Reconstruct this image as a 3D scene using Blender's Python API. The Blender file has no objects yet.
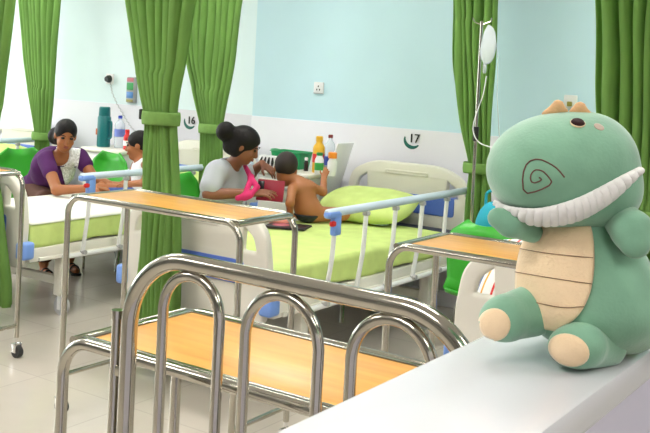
import bpy, bmesh, math, random
import numpy as np
from mathutils import Vector, Matrix
from mathutils.bvhtree import BVHTree

random.seed(7)
SC = bpy.context.scene
COL = SC.collection
PI = math.pi

# ------------------------------------------------------------------ camera model
F, CX, CY = 961.5, 325.0, 100.0
YAW, PIT, ROL = [math.radians(a) for a in (-34.2, 1.6, -2.86)]
EYE = np.array([0.0, 0.0, 1.5])
_f = np.array([math.sin(YAW)*math.cos(PIT), math.cos(YAW)*math.cos(PIT), -math.sin(PIT)])
_r = np.array([math.cos(YAW), -math.sin(YAW), 0.0])
_d = np.cross(_f, _r)
_c, _s = math.cos(ROL), math.sin(ROL)
RM = np.array([_c*_r + _s*_d, -_s*_r + _c*_d, _f])


def ray(x, y):
    return RM.T @ np.array([(x-CX)/F, (y-CY)/F, 1.0])


def at_z(x, y, z):
    d = ray(x, y)
    return EYE + d*(z-EYE[2])/d[2]


def at_y(x, y, Y):
    d = ray(x, y)
    return EYE + d*Y/d[1]


cam_data = bpy.data.cameras.new('camera')
cam = bpy.data.objects.new('camera', cam_data)
COL.objects.link(cam)
cam_data.sensor_width = 36
cam_data.lens = F*36/650
cam_data.shift_y = -(216.5-CY)/650
cam_data.clip_start = 0.02
m = Matrix.Identity(4)
for i in range(3):
    m[i][0] = RM[0][i]
    m[i][1] = -RM[1][i]
    m[i][2] = -RM[2][i]
    m[i][3] = EYE[i]
cam.matrix_world = m
SC.camera = cam

# ------------------------------------------------------------------ materials
MATS = {}


def mat(name, col, rough=0.5, metal=0.0, noise=0.0, nscale=20.0, bump=0.0, bscale=60.0, sheen=0.0,
        trans=0.0, spec=None, emit=None, estr=0.0, stretch=(1, 1, 1), alpha=1.0, sss=0.0, coat=0.0):
    if name in MATS:
        return MATS[name]
    M = bpy.data.materials.new(name)
    M.use_nodes = True
    nt = M.node_tree
    N, Lk = nt.nodes, nt.links
    b = N['Principled BSDF']
    b.inputs['Base Color'].default_value = (*col, 1)
    b.inputs['Roughness'].default_value = rough
    b.inputs['Metallic'].default_value = metal
    if spec is not None:
        b.inputs['Specular IOR Level'].default_value = spec
    if sheen:
        b.inputs['Sheen Weight'].default_value = sheen
        b.inputs['Sheen Roughness'].default_value = 0.4
    if coat:
        b.inputs['Coat Weight'].default_value = coat
    if sss:
        b.inputs['Subsurface Weight'].default_value = sss
        b.inputs['Subsurface Radius'].default_value = (0.01, 0.004, 0.002)
    if emit:
        b.inputs['Emission Color'].default_value = (*emit, 1)
        b.inputs['Emission Strength'].default_value = estr
    if alpha < 1:
        b.inputs['Alpha'].default_value = alpha
    tc = N.new('ShaderNodeTexCoord')
    mp = N.new('ShaderNodeMapping')
    mp.inputs['Scale'].default_value = stretch
    Lk.new(tc.outputs['Object'], mp.inputs['Vector'])
    if noise:
        nz = N.new('ShaderNodeTexNoise')
        nz.inputs['Scale'].default_value = nscale
        nz.inputs['Detail'].default_value = 4
        Lk.new(mp.outputs[0], nz.inputs['Vector'])
        rp = N.new('ShaderNodeValToRGB')
        rp.color_ramp.elements[0].position = 0.3
        rp.color_ramp.elements[1].position = 0.7
        rp.color_ramp.elements[0].color = (*[c*(1-noise) for c in col], 1)
        rp.color_ramp.elements[1].color = (*[min(1, c*(1+noise)) for c in col], 1)
        Lk.new(nz.outputs['Fac'], rp.inputs[0])
        Lk.new(rp.outputs[0], b.inputs['Base Color'])
    if bump:
        n2 = N.new('ShaderNodeTexNoise')
        n2.inputs['Scale'].default_value = bscale
        n2.inputs['Detail'].default_value = 3
        Lk.new(mp.outputs[0], n2.inputs['Vector'])
        bp = N.new('ShaderNodeBump')
        bp.inputs['Strength'].default_value = bump
        bp.inputs['Distance'].default_value = 0.004
        Lk.new(n2.outputs['Fac'], bp.inputs['Height'])
        Lk.new(bp.outputs[0], b.inputs['Normal'])
    if trans:
        tr = N.new('ShaderNodeBsdfTranslucent')
        tr.inputs['Color'].default_value = (*[min(1, c*1.3) for c in col], 1)
        mx = N.new('ShaderNodeMixShader')
        mx.inputs[0].default_value = trans
        out = N['Material Output']
        Lk.new(b.outputs[0], mx.inputs[1])
        Lk.new(tr.outputs[0], mx.inputs[2])
        Lk.new(mx.outputs[0], out.inputs['Surface'])
    MATS[name] = M
    return M


def glassy(name, col, fac):
    M = bpy.data.materials.new(name)
    M.use_nodes = True
    N, Lk = M.node_tree.nodes, M.node_tree.links
    N.clear()
    o = N.new('ShaderNodeOutputMaterial')
    t = N.new('ShaderNodeBsdfTransparent')
    t.inputs[0].default_value = (*col, 1)
    p = N.new('ShaderNodeBsdfPrincipled')
    p.inputs['Base Color'].default_value = (0.9, 0.95, 1, 1)
    p.inputs['Roughness'].default_value = 0.08
    mx = N.new('ShaderNodeMixShader')
    mx.inputs[0].default_value = fac
    Lk.new(t.outputs[0], mx.inputs[1])
    Lk.new(p.outputs[0], mx.inputs[2])
    Lk.new(mx.outputs[0], o.inputs['Surface'])
    MATS[name] = M
    return M


STEEL = mat('brushed_steel', (0.50, 0.475, 0.41), 0.14, 1.0)
CHROME = mat('chrome', (0.8, 0.8, 0.8), 0.1, 1.0)
IVORY = mat('ivory_plastic', (0.80, 0.77, 0.68), 0.35)
WHITEP = mat('white_plastic', (0.82, 0.82, 0.82), 0.35)
RAILB = mat('rail_plastic', (0.60, 0.70, 0.80), 0.3)
BLUE = mat('blue_plastic', (0.10, 0.19, 0.62), 0.4)
LBLUE = mat('pale_blue_plastic', (0.20, 0.36, 0.82), 0.4)
NAVY = mat('navy_vinyl', (0.012, 0.015, 0.05), 0.5)
LIME = mat('lime_cotton', (0.60, 0.73, 0.23), 0.85, noise=0.08, nscale=9, bump=0.5, bscale=7)
CREAM = mat('white_cotton', (0.86, 0.85, 0.76), 0.85, noise=0.04, nscale=8, bump=0.4, bscale=8)
CURT = mat('green_curtain', (0.19, 0.37, 0.08), 0.8, noise=0.18, nscale=26, stretch=(1, 1, 0.15), trans=0.33)
BAND = mat('green_band', (0.20, 0.38, 0.085), 0.8, noise=0.12, nscale=30, trans=0.2)
RUBBER = mat('dark_rubber', (0.03, 0.03, 0.03), 0.6)
GREYP = mat('grey_plastic', (0.42, 0.42, 0.43), 0.5)
GREENP = mat('green_plastic', (0.045, 0.42, 0.03), 0.35)
SKIN1 = mat('brown_skin', (0.36, 0.125, 0.04), 0.5, sss=0.05)
SKIN2 = mat('deep_brown_skin', (0.24, 0.085, 0.04), 0.5, sss=0.05)
SKIN3 = mat('warm_brown_skin', (0.40, 0.15, 0.055), 0.5, sss=0.05)
HAIR = mat('black_hair', (0.006, 0.004, 0.004), 0.55, spec=0.25, bump=0.8, bscale=90, stretch=(1, 1, 0.3))
EYEW = mat('eye_dark', (0.01, 0.006, 0.005), 0.25)
LIPS = mat('lip_skin', (0.28, 0.06, 0.045), 0.45)
PURPLE = mat('purple_cotton', (0.075, 0.008, 0.10), 0.85, bump=0.4, bscale=30)
LACE = mat('white_lace', (0.80, 0.78, 0.76), 0.85, noise=0.35, nscale=70, bump=0.8, bscale=80)
GREYT = mat('grey_jersey', (0.44, 0.455, 0.49), 0.85, bump=0.5, bscale=22)
PINK = mat('pink_cotton', (0.62, 0.02, 0.14), 0.8)
SALMON = mat('salmon_cotton', (0.85, 0.33, 0.25), 0.85, bump=0.6, bscale=30)
TANK = mat('white_vest', (0.80, 0.82, 0.86), 0.85, bump=0.4, bscale=30)
BROWNT = mat('brown_trousers', (0.09, 0.03, 0.015), 0.85)
PLUSH = mat('mint_plush', (0.215, 0.42, 0.285), 0.9, noise=0.10, nscale=26, bump=0.10, bscale=260, sheen=0.6)
PLUSHC = mat('cream_plush', (0.88, 0.66, 0.42), 0.9, noise=0.04, nscale=30, bump=0.3, bscale=260, sheen=0.3)
PLUSHW = mat('white_plush', (0.82, 0.80, 0.78), 0.9, bump=0.3, bscale=260, sheen=0.2)
THREAD = mat('brown_thread', (0.16, 0.075, 0.06), 0.8)
TEAL = mat('teal_plastic', (0.005, 0.16, 0.17), 0.35)
WALLU = mat('pale_aqua_paint', (0.57, 0.79, 0.87), 0.6, noise=0.015, nscale=3)
WALLU_LIT = mat('daylit_aqua_paint', (0.74, 0.87, 0.89), 0.6, noise=0.015, nscale=3)  # aqua wall paint made paler, window light put into the colour
WALLD = mat('lilac_white_paint', (0.74, 0.73, 0.78), 0.45, noise=0.015, nscale=3)
WALLF = mat('grey_beige_paint', (0.29, 0.28, 0.26), 0.6, noise=0.02, nscale=3)
WHITEW = mat('white_paint', (0.80, 0.80, 0.81), 0.5, noise=0.01, nscale=3)
LEDGE = mat('white_gloss_paint', (0.74, 0.74, 0.775), 0.25, noise=0.015, nscale=4)
LEDGES = mat('lilac_paint', (0.62, 0.60, 0.72), 0.5, noise=0.02, nscale=4)
RED = mat('red_plastic', (0.7, 0.02, 0.02), 0.4)
BLACK = mat('black_plastic', (0.008, 0.008, 0.01), 0.45)
ORANGE = mat('orange_plastic', (0.9, 0.28, 0.02), 0.4)
YELLOW = mat('yellow_plastic', (0.9, 0.50, 0.03), 0.4)
CLEAR = glassy('clear_plastic', (0.93, 0.96, 0.98), 0.35)
PANE = glassy('window_glass', (0.97, 0.98, 0.99), 0.06)
LAMP = mat('lamp_panel', (0.9, 0.9, 0.9), 0.5, emit=(1.0, 0.98, 0.94), estr=22.0)


def wood_mat():
    M = bpy.data.materials.new('wood_laminate')
    M.use_nodes = True
    N, Lk = M.node_tree.nodes, M.node_tree.links
    b = N['Principled BSDF']
    tc = N.new('ShaderNodeTexCoord')
    mp = N.new('ShaderNodeMapping')
    mp.inputs['Scale'].default_value = (1.2, 14, 14)
    nz = N.new('ShaderNodeTexNoise')
    nz.inputs['Scale'].default_value = 3.0
    nz.inputs['Detail'].default_value = 6
    rp = N.new('ShaderNodeValToRGB')
    rp.color_ramp.elements[0].position = 0.3
    rp.color_ramp.elements[1].position = 0.72
    rp.color_ramp.elements[0].color = (0.66, 0.30, 0.06, 1)
    rp.color_ramp.elements[1].color = (0.82, 0.43, 0.10, 1)
    Lk.new(tc.outputs['Object'], mp.inputs[0])
    Lk.new(mp.outputs[0], nz.inputs['Vector'])
    Lk.new(nz.outputs['Fac'], rp.inputs[0])
    Lk.new(rp.outputs[0], b.inputs['Base Color'])
    b.inputs['Roughness'].default_value = 0.32
    MATS['wood'] = M
    return M


WOOD = wood_mat()


def floor_mat():
    M = bpy.data.materials.new('polished_floor')
    M.use_nodes = True
    N, Lk = M.node_tree.nodes, M.node_tree.links
    b = N['Principled BSDF']
    tc = N.new('ShaderNodeTexCoord')
    br = N.new('ShaderNodeTexBrick')
    br.offset = 0.0
    br.inputs['Color1'].default_value = (0.60, 0.545, 0.47, 1)
    br.inputs['Color2'].default_value = (0.64, 0.585, 0.51, 1)
    br.inputs['Mortar'].default_value = (0.52, 0.47, 0.41, 1)
    br.inputs['Scale'].default_value = 1.0
    br.inputs['Brick Width'].default_value = 0.6
    br.inputs['Row Height'].default_value = 0.6
    br.inputs['Mortar Size'].default_value = 0.003
    Lk.new(tc.outputs['Object'], br.inputs['Vector'])
    nz = N.new('ShaderNodeTexNoise')
    nz.inputs['Scale'].default_value = 5
    nz.inputs['Detail'].default_value = 5
    Lk.new(tc.outputs['Object'], nz.inputs['Vector'])
    mx = N.new('ShaderNodeMixRGB')
    mx.blend_type = 'MULTIPLY'
    mx.inputs[0].default_value = 0.12
    Lk.new(br.outputs['Color'], mx.inputs[1])
    Lk.new(nz.outputs['Fac'], mx.inputs[2])
    Lk.new(mx.outputs[0], b.inputs['Base Color'])
    b.inputs['Roughness'].default_value = 0.16
    return M


FLOOR = floor_mat()


def stripe_mat():
    M = bpy.data.materials.new('striped_cotton')
    M.use_nodes = True
    N, Lk = M.node_tree.nodes, M.node_tree.links
    b = N['Principled BSDF']
    tc = N.new('ShaderNodeTexCoord')
    sp = N.new('ShaderNodeSeparateXYZ')
    Lk.new(tc.outputs['Object'], sp.inputs[0])
    ml = N.new('ShaderNodeMath')
    ml.operation = 'MULTIPLY'
    ml.inputs[1].default_value = 9.0
    Lk.new(sp.outputs['X'], ml.inputs[0])
    fr = N.new('ShaderNodeMath')
    fr.operation = 'FRACT'
    Lk.new(ml.outputs[0], fr.inputs[0])
    rp = N.new('ShaderNodeValToRGB')
    rp.color_ramp.interpolation = 'CONSTANT'
    cols = [(0, (0.85, 0.84, 0.82)), (0.2, (0.75, 0.05, 0.05)), (0.3, (0.85, 0.84, 0.82)), (0.5, (0.04, 0.12, 0.45)),
            (0.6, (0.85, 0.84, 0.82)), (0.75, (0.85, 0.4, 0.06)), (0.83, (0.85, 0.84, 0.82))]
    el = rp.color_ramp.elements
    el[0].position = 0
    el[0].color = (*cols[0][1], 1)
    el[1].position = cols[1][0]
    el[1].color = (*cols[1][1], 1)
    for p, c in cols[2:]:
        e = el.new(p)
        e.color = (*c, 1)
    Lk.new(fr.outputs[0], rp.inputs[0])
    Lk.new(rp.outputs[0], b.inputs['Base Color'])
    b.inputs['Roughness'].default_value = 0.85
    return M


STRIPE = stripe_mat()


# ------------------------------------------------------------------ object helpers
def V(p):
    return Vector((float(p[0]), float(p[1]), float(p[2])))


def tag(o, label=None, cat=None, group=None, kind=None):
    if label: o['label'] = label
    if cat: o['category'] = cat
    if group: o['group'] = group
    if kind: o['kind'] = kind
    return o


def empty(name, loc, label=None, cat=None, group=None, rz=0.0):
    o = bpy.data.objects.new(name, None)
    o.empty_display_size = 0.1
    COL.objects.link(o)
    o.location = V(loc)
    o.rotation_euler = (0, 0, rz)
    return tag(o, label, cat, group)


def obj(name, bm, material, parent=None, base=(0, 0, 0), angle=35, label=None):
    """bmesh -> one mesh object; vertices are shifted by -base."""
    b = V(base)
    if b.length > 0:
        for v in bm.verts:
            v.co -= b
    bmesh.ops.recalc_face_normals(bm, faces=bm.faces)
    me = bpy.data.meshes.new(name)
    bm.to_mesh(me)
    bm.free()
    ms = material if isinstance(material, (list, tuple)) else [material]
    for mm in ms:
        me.materials.append(mm)
    me.polygons.foreach_set('use_smooth', [True]*len(me.polygons))
    if angle < 180:
        me.set_sharp_from_angle(angle=math.radians(angle))
    o = bpy.data.objects.new(name, me)
    COL.objects.link(o)
    if parent is not None:
        o.parent = parent
    if label: o['label'] = label
    return o


def copy_tree(o, parent=None):
    c = o.copy()
    COL.objects.link(c)
    if parent is not None:
        c.parent = parent
    for ch in [x for x in bpy.data.objects if x.parent == o]:
        copy_tree(ch, c)
    return c


def box(bm, c, s, bev=0.0, rot=None, seg=2, mi=0):
    r = bmesh.ops.create_cube(bm, size=1.0)
    vs = r['verts']
    bmesh.ops.scale(bm, vec=V(s), verts=vs)
    fs = list({f for v in vs for f in v.link_faces})
    if bev > 0:
        es = list({e for f in fs for e in f.edges})
        rb = bmesh.ops.bevel(bm, geom=es, offset=min(bev, min(s)*0.49), segments=seg, profile=0.5, affect='EDGES')
        vs = list({v for v in rb['verts']} | {v for v in vs if v.is_valid})
        fs = list({f for v in vs for f in v.link_faces})
    if rot is not None:
        bmesh.ops.rotate(bm, cent=(0, 0, 0), matrix=rot, verts=vs)
    bmesh.ops.translate(bm, vec=V(c), verts=vs)
    for f in fs:
        f.material_index = mi
    return vs


def tube(bm, pts, r, seg=12, closed=False, cap=True):
    """swept round tube; r may be a list of radii"""
    pts = [V(p) for p in pts]
    n = len(pts)
    rs = r if isinstance(r, (list, tuple)) else [r]*n
    rings = []
    prev = None
    for i in range(n):
        if closed:
            t = (pts[(i+1) % n] - pts[i-1]).normalized()
        else:
            t = (pts[min(i+1, n-1)] - pts[max(i-1, 0)]).normalized()
        if prev is None:
            a = Vector((0, 0, 1)) if abs(t.z) < 0.9 else Vector((1, 0, 0))
            u = t.cross(a).normalized()
        else:
            u = (prev - t*prev.dot(t)).normalized()
        prev = u
        w = t.cross(u)
        rings.append([bm.verts.new(pts[i] + (u*math.cos(2*PI*k/seg) + w*math.sin(2*PI*k/seg))*rs[i]) for k in range(seg)])
    m_ = n if closed else n-1
    for i in range(m_):
        A, B = rings[i], rings[(i+1) % n]
        for k in range(seg):
            bm.faces.new((A[k], A[(k+1) % seg], B[(k+1) % seg], B[k]))
    if cap and not closed:
        bm.faces.new(rings[0])
        bm.faces.new(rings[-1])


def fillet(pts, rad, n=8):
    """round the corners of a polyline"""
    pts = [V(p) for p in pts]
    out = [pts[0]]
    for i in range(1, len(pts)-1):
        a, b, c = pts[i-1], pts[i], pts[i+1]
        d1, d2 = (a-b), (c-b)
        r = min(rad, d1.length*0.49 if i > 1 else d1.length*0.95, d2.length*0.49 if i < len(pts)-2 else d2.length*0.95)
        ang = d1.angle(d2)
        p, q = b + d1.normalized()*r, b + d2.normalized()*r
        R = r*math.tan(ang/2)
        bis = (d1.normalized()+d2.normalized()).normalized()
        cen = b + bis*math.sqrt(r*r+R*R)
        u, w = (p-cen), (q-cen)
        th = u.angle(w)
        for k in range(n+1):
            t = k/n
            out.append(cen + (u*math.sin((1-t)*th) + w*math.sin(t*th))/math.sin(th))
    out.append(pts[-1])
    return out


def lathe(bm, prof, c=(0, 0, 0), seg=20, mi=0):
    """profile of (radius, z) turned about the vertical through c"""
    c = V(c)
    rings = []
    for r, z in prof:
        if r < 1e-5:
            rings.append([bm.verts.new(c + Vector((0, 0, z)))])
        else:
            rings.append([bm.verts.new(c + Vector((r*math.cos(2*PI*k/seg), r*math.sin(2*PI*k/seg), z))) for k in range(seg)])
    for A, B in zip(rings, rings[1:]):
        for k in range(seg):
            k2 = (k+1) % seg
            if len(A) == 1 and len(B) == 1:
                continue
            if len(A) == 1:
                f = bm.faces.new((A[0], B[k], B[k2]))
            elif len(B) == 1:
                f = bm.faces.new((A[k], A[k2], B[0]))
            else:
                f = bm.faces.new((A[k], A[k2], B[k2], B[k]))
            f.material_index = mi
    for R_ in (rings[0], rings[-1]):
        if len(R_) > 2:
            bm.faces.new(R_).material_index = mi


def cyl(bm, a, b, r, seg=14):
    tube(bm, [a, b], r, seg)


def panel(outline, holes, thick, bev):
    """2D outline (x,z) with holes -> upright plate in the xz plane as a bmesh"""
    cu = bpy.data.curves.new('tmp', 'CURVE')
    cu.dimensions = '2D'
    cu.fill_mode = 'BOTH'
    cu.extrude = thick/2 - bev
    cu.bevel_depth = bev
    cu.bevel_resolution = 2
    for pl in [outline]+holes:
        s = cu.splines.new('POLY')
        s.points.add(len(pl)-1)
        for i, p in enumerate(pl):
            s.points[i].co = (p[0], p[1], 0, 1)
        s.use_cyclic_u = True
    t = bpy.data.objects.new('tmp', cu)
    COL.objects.link(t)
    dg = bpy.context.evaluated_depsgraph_get()
    dg.update()
    me = bpy.data.meshes.new_from_object(t.evaluated_get(dg))
    bm = bmesh.new()
    bm.from_mesh(me)
    bpy.data.objects.remove(t)
    bpy.data.curves.remove(cu)
    bpy.data.meshes.remove(me)
    bmesh.ops.remove_doubles(bm, verts=bm.verts, dist=1e-5)
    bmesh.ops.rotate(bm, cent=(0, 0, 0), matrix=Matrix.Rotation(PI/2, 3, 'X'), verts=bm.verts)
    return bm


def rrect(x0, z0, x1, z1, r, n=6):
    return rpoly([(x0, z0), (x1, z0), (x1, z1), (x0, z1)], r, n)


def rpoly(pts, r, n=6):
    out = []
    N_ = len(pts)
    rs = r if isinstance(r, (list, tuple)) else [r]*N_
    for i in range(N_):
        a, b, c = Vector(pts[i-1]), Vector(pts[i]), Vector(pts[(i+1) % N_])
        d1, d2 = (a-b).normalized(), (c-b).normalized()
        p, q = b+d1*rs[i], b+d2*rs[i]
        for k in range(n+1):
            t = k/n
            out.append(tuple((1-t)**2*p + 2*t*(1-t)*b + t*t*q))
    return out


def text_mesh(s, size, depth):
    cu = bpy.data.curves.new('tmp', 'FONT')
    cu.body = s
    cu.size = size
    cu.extrude = depth/2
    cu.align_x = 'CENTER'
    cu.align_y = 'CENTER'
    t = bpy.data.objects.new('tmp', cu)
    COL.objects.link(t)
    dg = bpy.context.evaluated_depsgraph_get()
    dg.update()
    me = bpy.data.meshes.new_from_object(t.evaluated_get(dg))
    bm = bmesh.new()
    bm.from_mesh(me)
    bpy.data.objects.remove(t)
    bpy.data.curves.remove(cu)
    bpy.data.meshes.remove(me)
    bmesh.ops.rotate(bm, cent=(0, 0, 0), matrix=Matrix.Rotation(PI/2, 3, 'X'), verts=bm.verts)
    return bm


# ------------------------------------------------------------------ signed-distance modelling (bodies, plush, pillows)
class SDF:
    def __init__(s, lo, hi, vox):
        s.lo = np.array(lo, float)
        s.h = vox
        s.n = np.ceil((np.array(hi, float)-s.lo)/vox).astype(int)+1
        s.g = np.full(s.n, 10.0, np.float32)
        s.ax = [(s.lo[i]+np.arange(s.n[i])*vox) for i in range(3)]

    def _slice(s, lo, hi, pad):
        a = np.maximum(np.floor((lo-pad-s.lo)/s.h).astype(int), 0)
        b = np.minimum(np.ceil((hi+pad-s.lo)/s.h).astype(int)+1, s.n)
        if np.any(b <= a):
            return None
        P = np.stack(np.meshgrid(*[s.ax[i][a[i]:b[i]] for i in range(3)], indexing='ij'), -1)
        return (slice(a[0], b[0]), slice(a[1], b[1]), slice(a[2], b[2])), P

    def _add(s, d, sl, k, sub):
        A = s.g[sl]
        d = d.astype(np.float32)
        if sub:
            d = -d
            h = np.maximum(k-np.abs(A-d), 0)/k if k > 0 else 0
            s.g[sl] = np.maximum(A, d) + h*h*k*0.25
        else:
            h = np.maximum(k-np.abs(A-d), 0)/k if k > 0 else 0
            s.g[sl] = np.minimum(A, d) - h*h*k*0.25

    def cap(s, a, b, r0, r1=None, k=0.02, sub=False):
        r1 = r0 if r1 is None else r1
        a, b = np.array(a, float), np.array(b, float)
        R_ = max(r0, r1)
        q = s._slice(np.minimum(a, b)-R_, np.maximum(a, b)+R_, k+4*s.h)
        if q is None: return s
        sl, P = q
        ab = b-a
        t = np.clip(((P-a)@ab)/max(ab@ab, 1e-9), 0, 1)
        d = np.linalg.norm(P-a-t[..., None]*ab, axis=-1)-(r0+(r1-r0)*t)
        s._add(d, sl, k, sub)
        return s

    def ell(s, c, r, rot=None, k=0.02, sub=False):
        c, r = np.array(c, float), np.array(r, float)
        m_ = r.max()
        q = s._slice(c-m_, c+m_, k+4*s.h)
        if q is None: return s
        sl, P = q
        P = P-c
        if rot is not None:
            P = P@np.array(rot)          # columns of rot are the ellipsoid axes
        k0 = np.linalg.norm(P/r, axis=-1)
        k1 = np.linalg.norm(P/(r*r), axis=-1)
        d = k0*(k0-1)/np.maximum(k1, 1e-6)
        s._add(d, sl, k, sub)
        return s

    def cut(s, p, n):
        """remove the side the normal points to"""
        p, n = np.array(p, float), np.array(n, float)
        n = n/np.linalg.norm(n)
        d = (s.ax[0][:, None, None]-p[0])*n[0] + (s.ax[1][None, :, None]-p[1])*n[1] + (s.ax[2][None, None, :]-p[2])*n[2]
        s.g = np.maximum(s.g, d.astype(np.float32))
        return s

    def mesh(s):
        g = np.pad(s.g, 1, constant_values=1.0)
        ins = g < 0
        cnt = np.zeros(np.array(g.shape)-1, np.int8)
        c = [slice(0, -1), slice(1, None)]
        for dx in (0, 1):
            for dy in (0, 1):
                for dz in (0, 1):
                    cnt += ins[c[dx], c[dy], c[dz]]
        act = (cnt > 0) & (cnt < 8)
        idx = np.full(act.shape, -1, np.int64)
        ijk = np.argwhere(act)
        idx[act] = np.arange(len(ijk))
        sm = np.zeros((len(ijk), 3))
        nm = np.zeros(len(ijk))
        cr = [(dx, dy, dz) for dx in (0, 1) for dy in (0, 1) for dz in (0, 1)]
        val = {q: g[ijk[:, 0]+q[0], ijk[:, 1]+q[1], ijk[:, 2]+q[2]].astype(float) for q in cr}
        for a in cr:
            for ax in range(3):
                if a[ax] == 0:
                    b = list(a)
                    b[ax] = 1
                    b = tuple(b)
                    va, vb = val[a], val[b]
                    x = (va < 0) != (vb < 0)
                    t = np.where(x, va/np.where(x, va-vb, 1), 0)
                    p = np.tile(np.array(a, float), (len(ijk), 1))
                    p[:, ax] += t
                    sm += p*x[:, None]
                    nm += x
        verts = (ijk + sm/nm[:, None] - 1)*s.h + s.lo
        faces = []
        for ax in range(3):
            o1, o2 = [(1, 2), (2, 0), (0, 1)][ax]
            a_ = [slice(None)]*3
            b_ = [slice(None)]*3
            a_[ax] = slice(0, -1)
            b_[ax] = slice(1, None)
            ch = ins[tuple(a_)] != ins[tuple(b_)]
            e = np.argwhere(ch)
            e = e[(e[:, o1] > 0) & (e[:, o2] > 0) & (e[:, o1] < act.shape[o1]) & (e[:, o2] < act.shape[o2])]
            d1 = np.zeros(3, int)
            d1[o1] = 1
            d2 = np.zeros(3, int)
            d2[o2] = 1
            q = np.stack([idx[tuple((e-d1-d2).T)], idx[tuple((e-d2).T)], idx[tuple(e.T)], idx[tuple((e-d1).T)]], 1)
            fl = ~ins[tuple(e.T)]
            q[fl] = q[fl][:, ::-1]
            faces.append(q)
        return verts, np.concatenate(faces)

    def build(s, name, material, parent=None, base=(0, 0, 0), label=None):
        v, f = s.mesh()
        v = v-np.array(base, float)
        me = bpy.data.meshes.new(name)
        me.vertices.add(len(v))
        me.vertices.foreach_set('co', v.astype(np.float32).ravel())
        me.loops.add(len(f)*4)
        me.loops.foreach_set('vertex_index', f.astype(np.int32).ravel())
        me.polygons.add(len(f))
        me.polygons.foreach_set('loop_start', np.arange(len(f), dtype=np.int32)*4)
        me.polygons.foreach_set('loop_total', np.full(len(f), 4, np.int32))
        me.update(calc_edges=True)
        me.validate()
        me.polygons.foreach_set('use_smooth', [True]*len(me.polygons))
        me.materials.append(material)
        o = bpy.data.objects.new(name, me)
        COL.objects.link(o)
        if parent is not None: o.parent = parent
        if label: o['label'] = label
        return o


def basis(fwd, up=(0, 0, 1)):
    """columns: side, forward, up"""
    f_ = np.array(fwd, float)
    f_ /= np.linalg.norm(f_)
    u = np.array(up, float)
    u -= f_*(u@f_)
    u /= np.linalg.norm(u)
    s_ = np.cross(f_, u)
    return np.stack([s_, f_, u], 1)

# ------------------------------------------------------------------ the room
WY = 5.72          # face of the rear wall
XL, XR, YF, CEIL = -8.6, 2.6, -3.2, 2.8


def slab(name, c, s, m_, bev=0.0, kind='structure'):
    bm = bmesh.new()
    box(bm, c, s, bev)
    o = obj(name, bm, m_)
    o['kind'] = kind
    return o


slab('floor', ((XL+XR)/2, (YF+WY)/2, -0.05), (XR-XL+0.4, WY-YF+0.4, 0.1), FLOOR)
slab('ceiling', ((XL+XR)/2, (YF+WY)/2, CEIL+0.05), (XR-XL+0.4, WY-YF+0.4, 0.1), WHITEW)
XS = at_y(253, 100, WY)[0]

DZ = at_y(330, 122.2, WY)[2]
slab('wall_back', ((XS+XR)/2, WY+0.1, (DZ+CEIL)/2), (XR-XS, 0.2, CEIL-DZ), WALLU)
slab('wall_back_left', ((XS+XL)/2, WY+0.15, (DZ+CEIL)/2), (XS-XL, 0.2, CEIL-DZ), WALLU_LIT)  # left bay: its brighter daylight is painted in with the paler colour
slab('trim_1', ((XS+XR)/2, WY+0.095, DZ/2), (XR-XS, 0.21, DZ), WALLD, 0.004)
slab('trim_2', ((XS+XL)/2, WY+0.145, DZ/2), (XS-XL, 0.21, DZ), WALLD, 0.004)
slab('baseboard_back', ((XL+XR)/2, WY-0.015, 0.05), (XR-XL, 0.02, 0.10), WALLD, 0.004)
# left wall with two tall windows
bm = bmesh.new()
wins = [(0.2, 2.2), (3.0, 5.0)]
ZS, ZT = 0.9, 2.5
ys = [YF-0.2] + [q for w in wins for q in w] + [WY+0.2]
for a, b in zip(ys[0::2], ys[1::2]):
    box(bm, (XL-0.1, (a+b)/2, CEIL/2), (0.2, b-a, CEIL))
for a, b in wins:
    box(bm, (XL-0.1, (a+b)/2, ZS/2), (0.2, b-a, ZS))
    box(bm, (XL-0.1, (a+b)/2, (ZT+CEIL)/2), (0.2, b-a, CEIL-ZT))
obj('wall_left', bm, WALLU_LIT)['kind'] = 'structure'
for i, (a, b) in enumerate(wins):
    r = empty('window_%d' % (i+1), (XL-0.1, (a+b)/2, ZS))
    r['kind'] = 'structure'
    bm = bmesh.new()
    hw, hh = (b-a)/2, ZT-ZS
    for sx in (-hw+0.03, 0, hw-0.03):
        box(bm, (0, sx, hh/2), (0.06, 0.06, hh), 0.005)
    for sz in (0.03, hh-0.03):
        box(bm, (0, 0, sz), (0.058, 2*hw, 0.06), 0.005)
    obj('window_frame', bm, WHITEP, r)
    bm = bmesh.new()
    box(bm, (0, 0, hh/2), (0.006, 2*hw-0.1, hh-0.1))
    obj('window_pane', bm, PANE, r)

slab('wall_front_added', ((XL+XR)/2, YF-0.1, CEIL/2), (XR-XL, 0.2, CEIL), WALLF)  # unseen wall behind the camera, added to darken reflections in the steel
slab('wall_right_added', (XR+0.1, (YF+WY)/2, CEIL/2), (0.2, WY-YF, CEIL), WALLF)  # unseen side wall, added with it to close off the bright world

# half wall with a painted ledge in the foreground
PZ = 1.18
PXL, PXR, PYE = -0.503, -0.315, 1.42
slab('wall_partition', ((PXL+PXR)/2, (PYE-2.0)/2, PZ/2-0.02), (PXR-PXL-0.012, PYE+2.0-0.012, PZ-0.04), LEDGES)
slab('trim_3', ((PXL+PXR)/2, (PYE-2.0)/2, PZ-0.02), (PXR-PXL, PYE+2.0, 0.04), LEDGE, 0.008)

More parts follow.
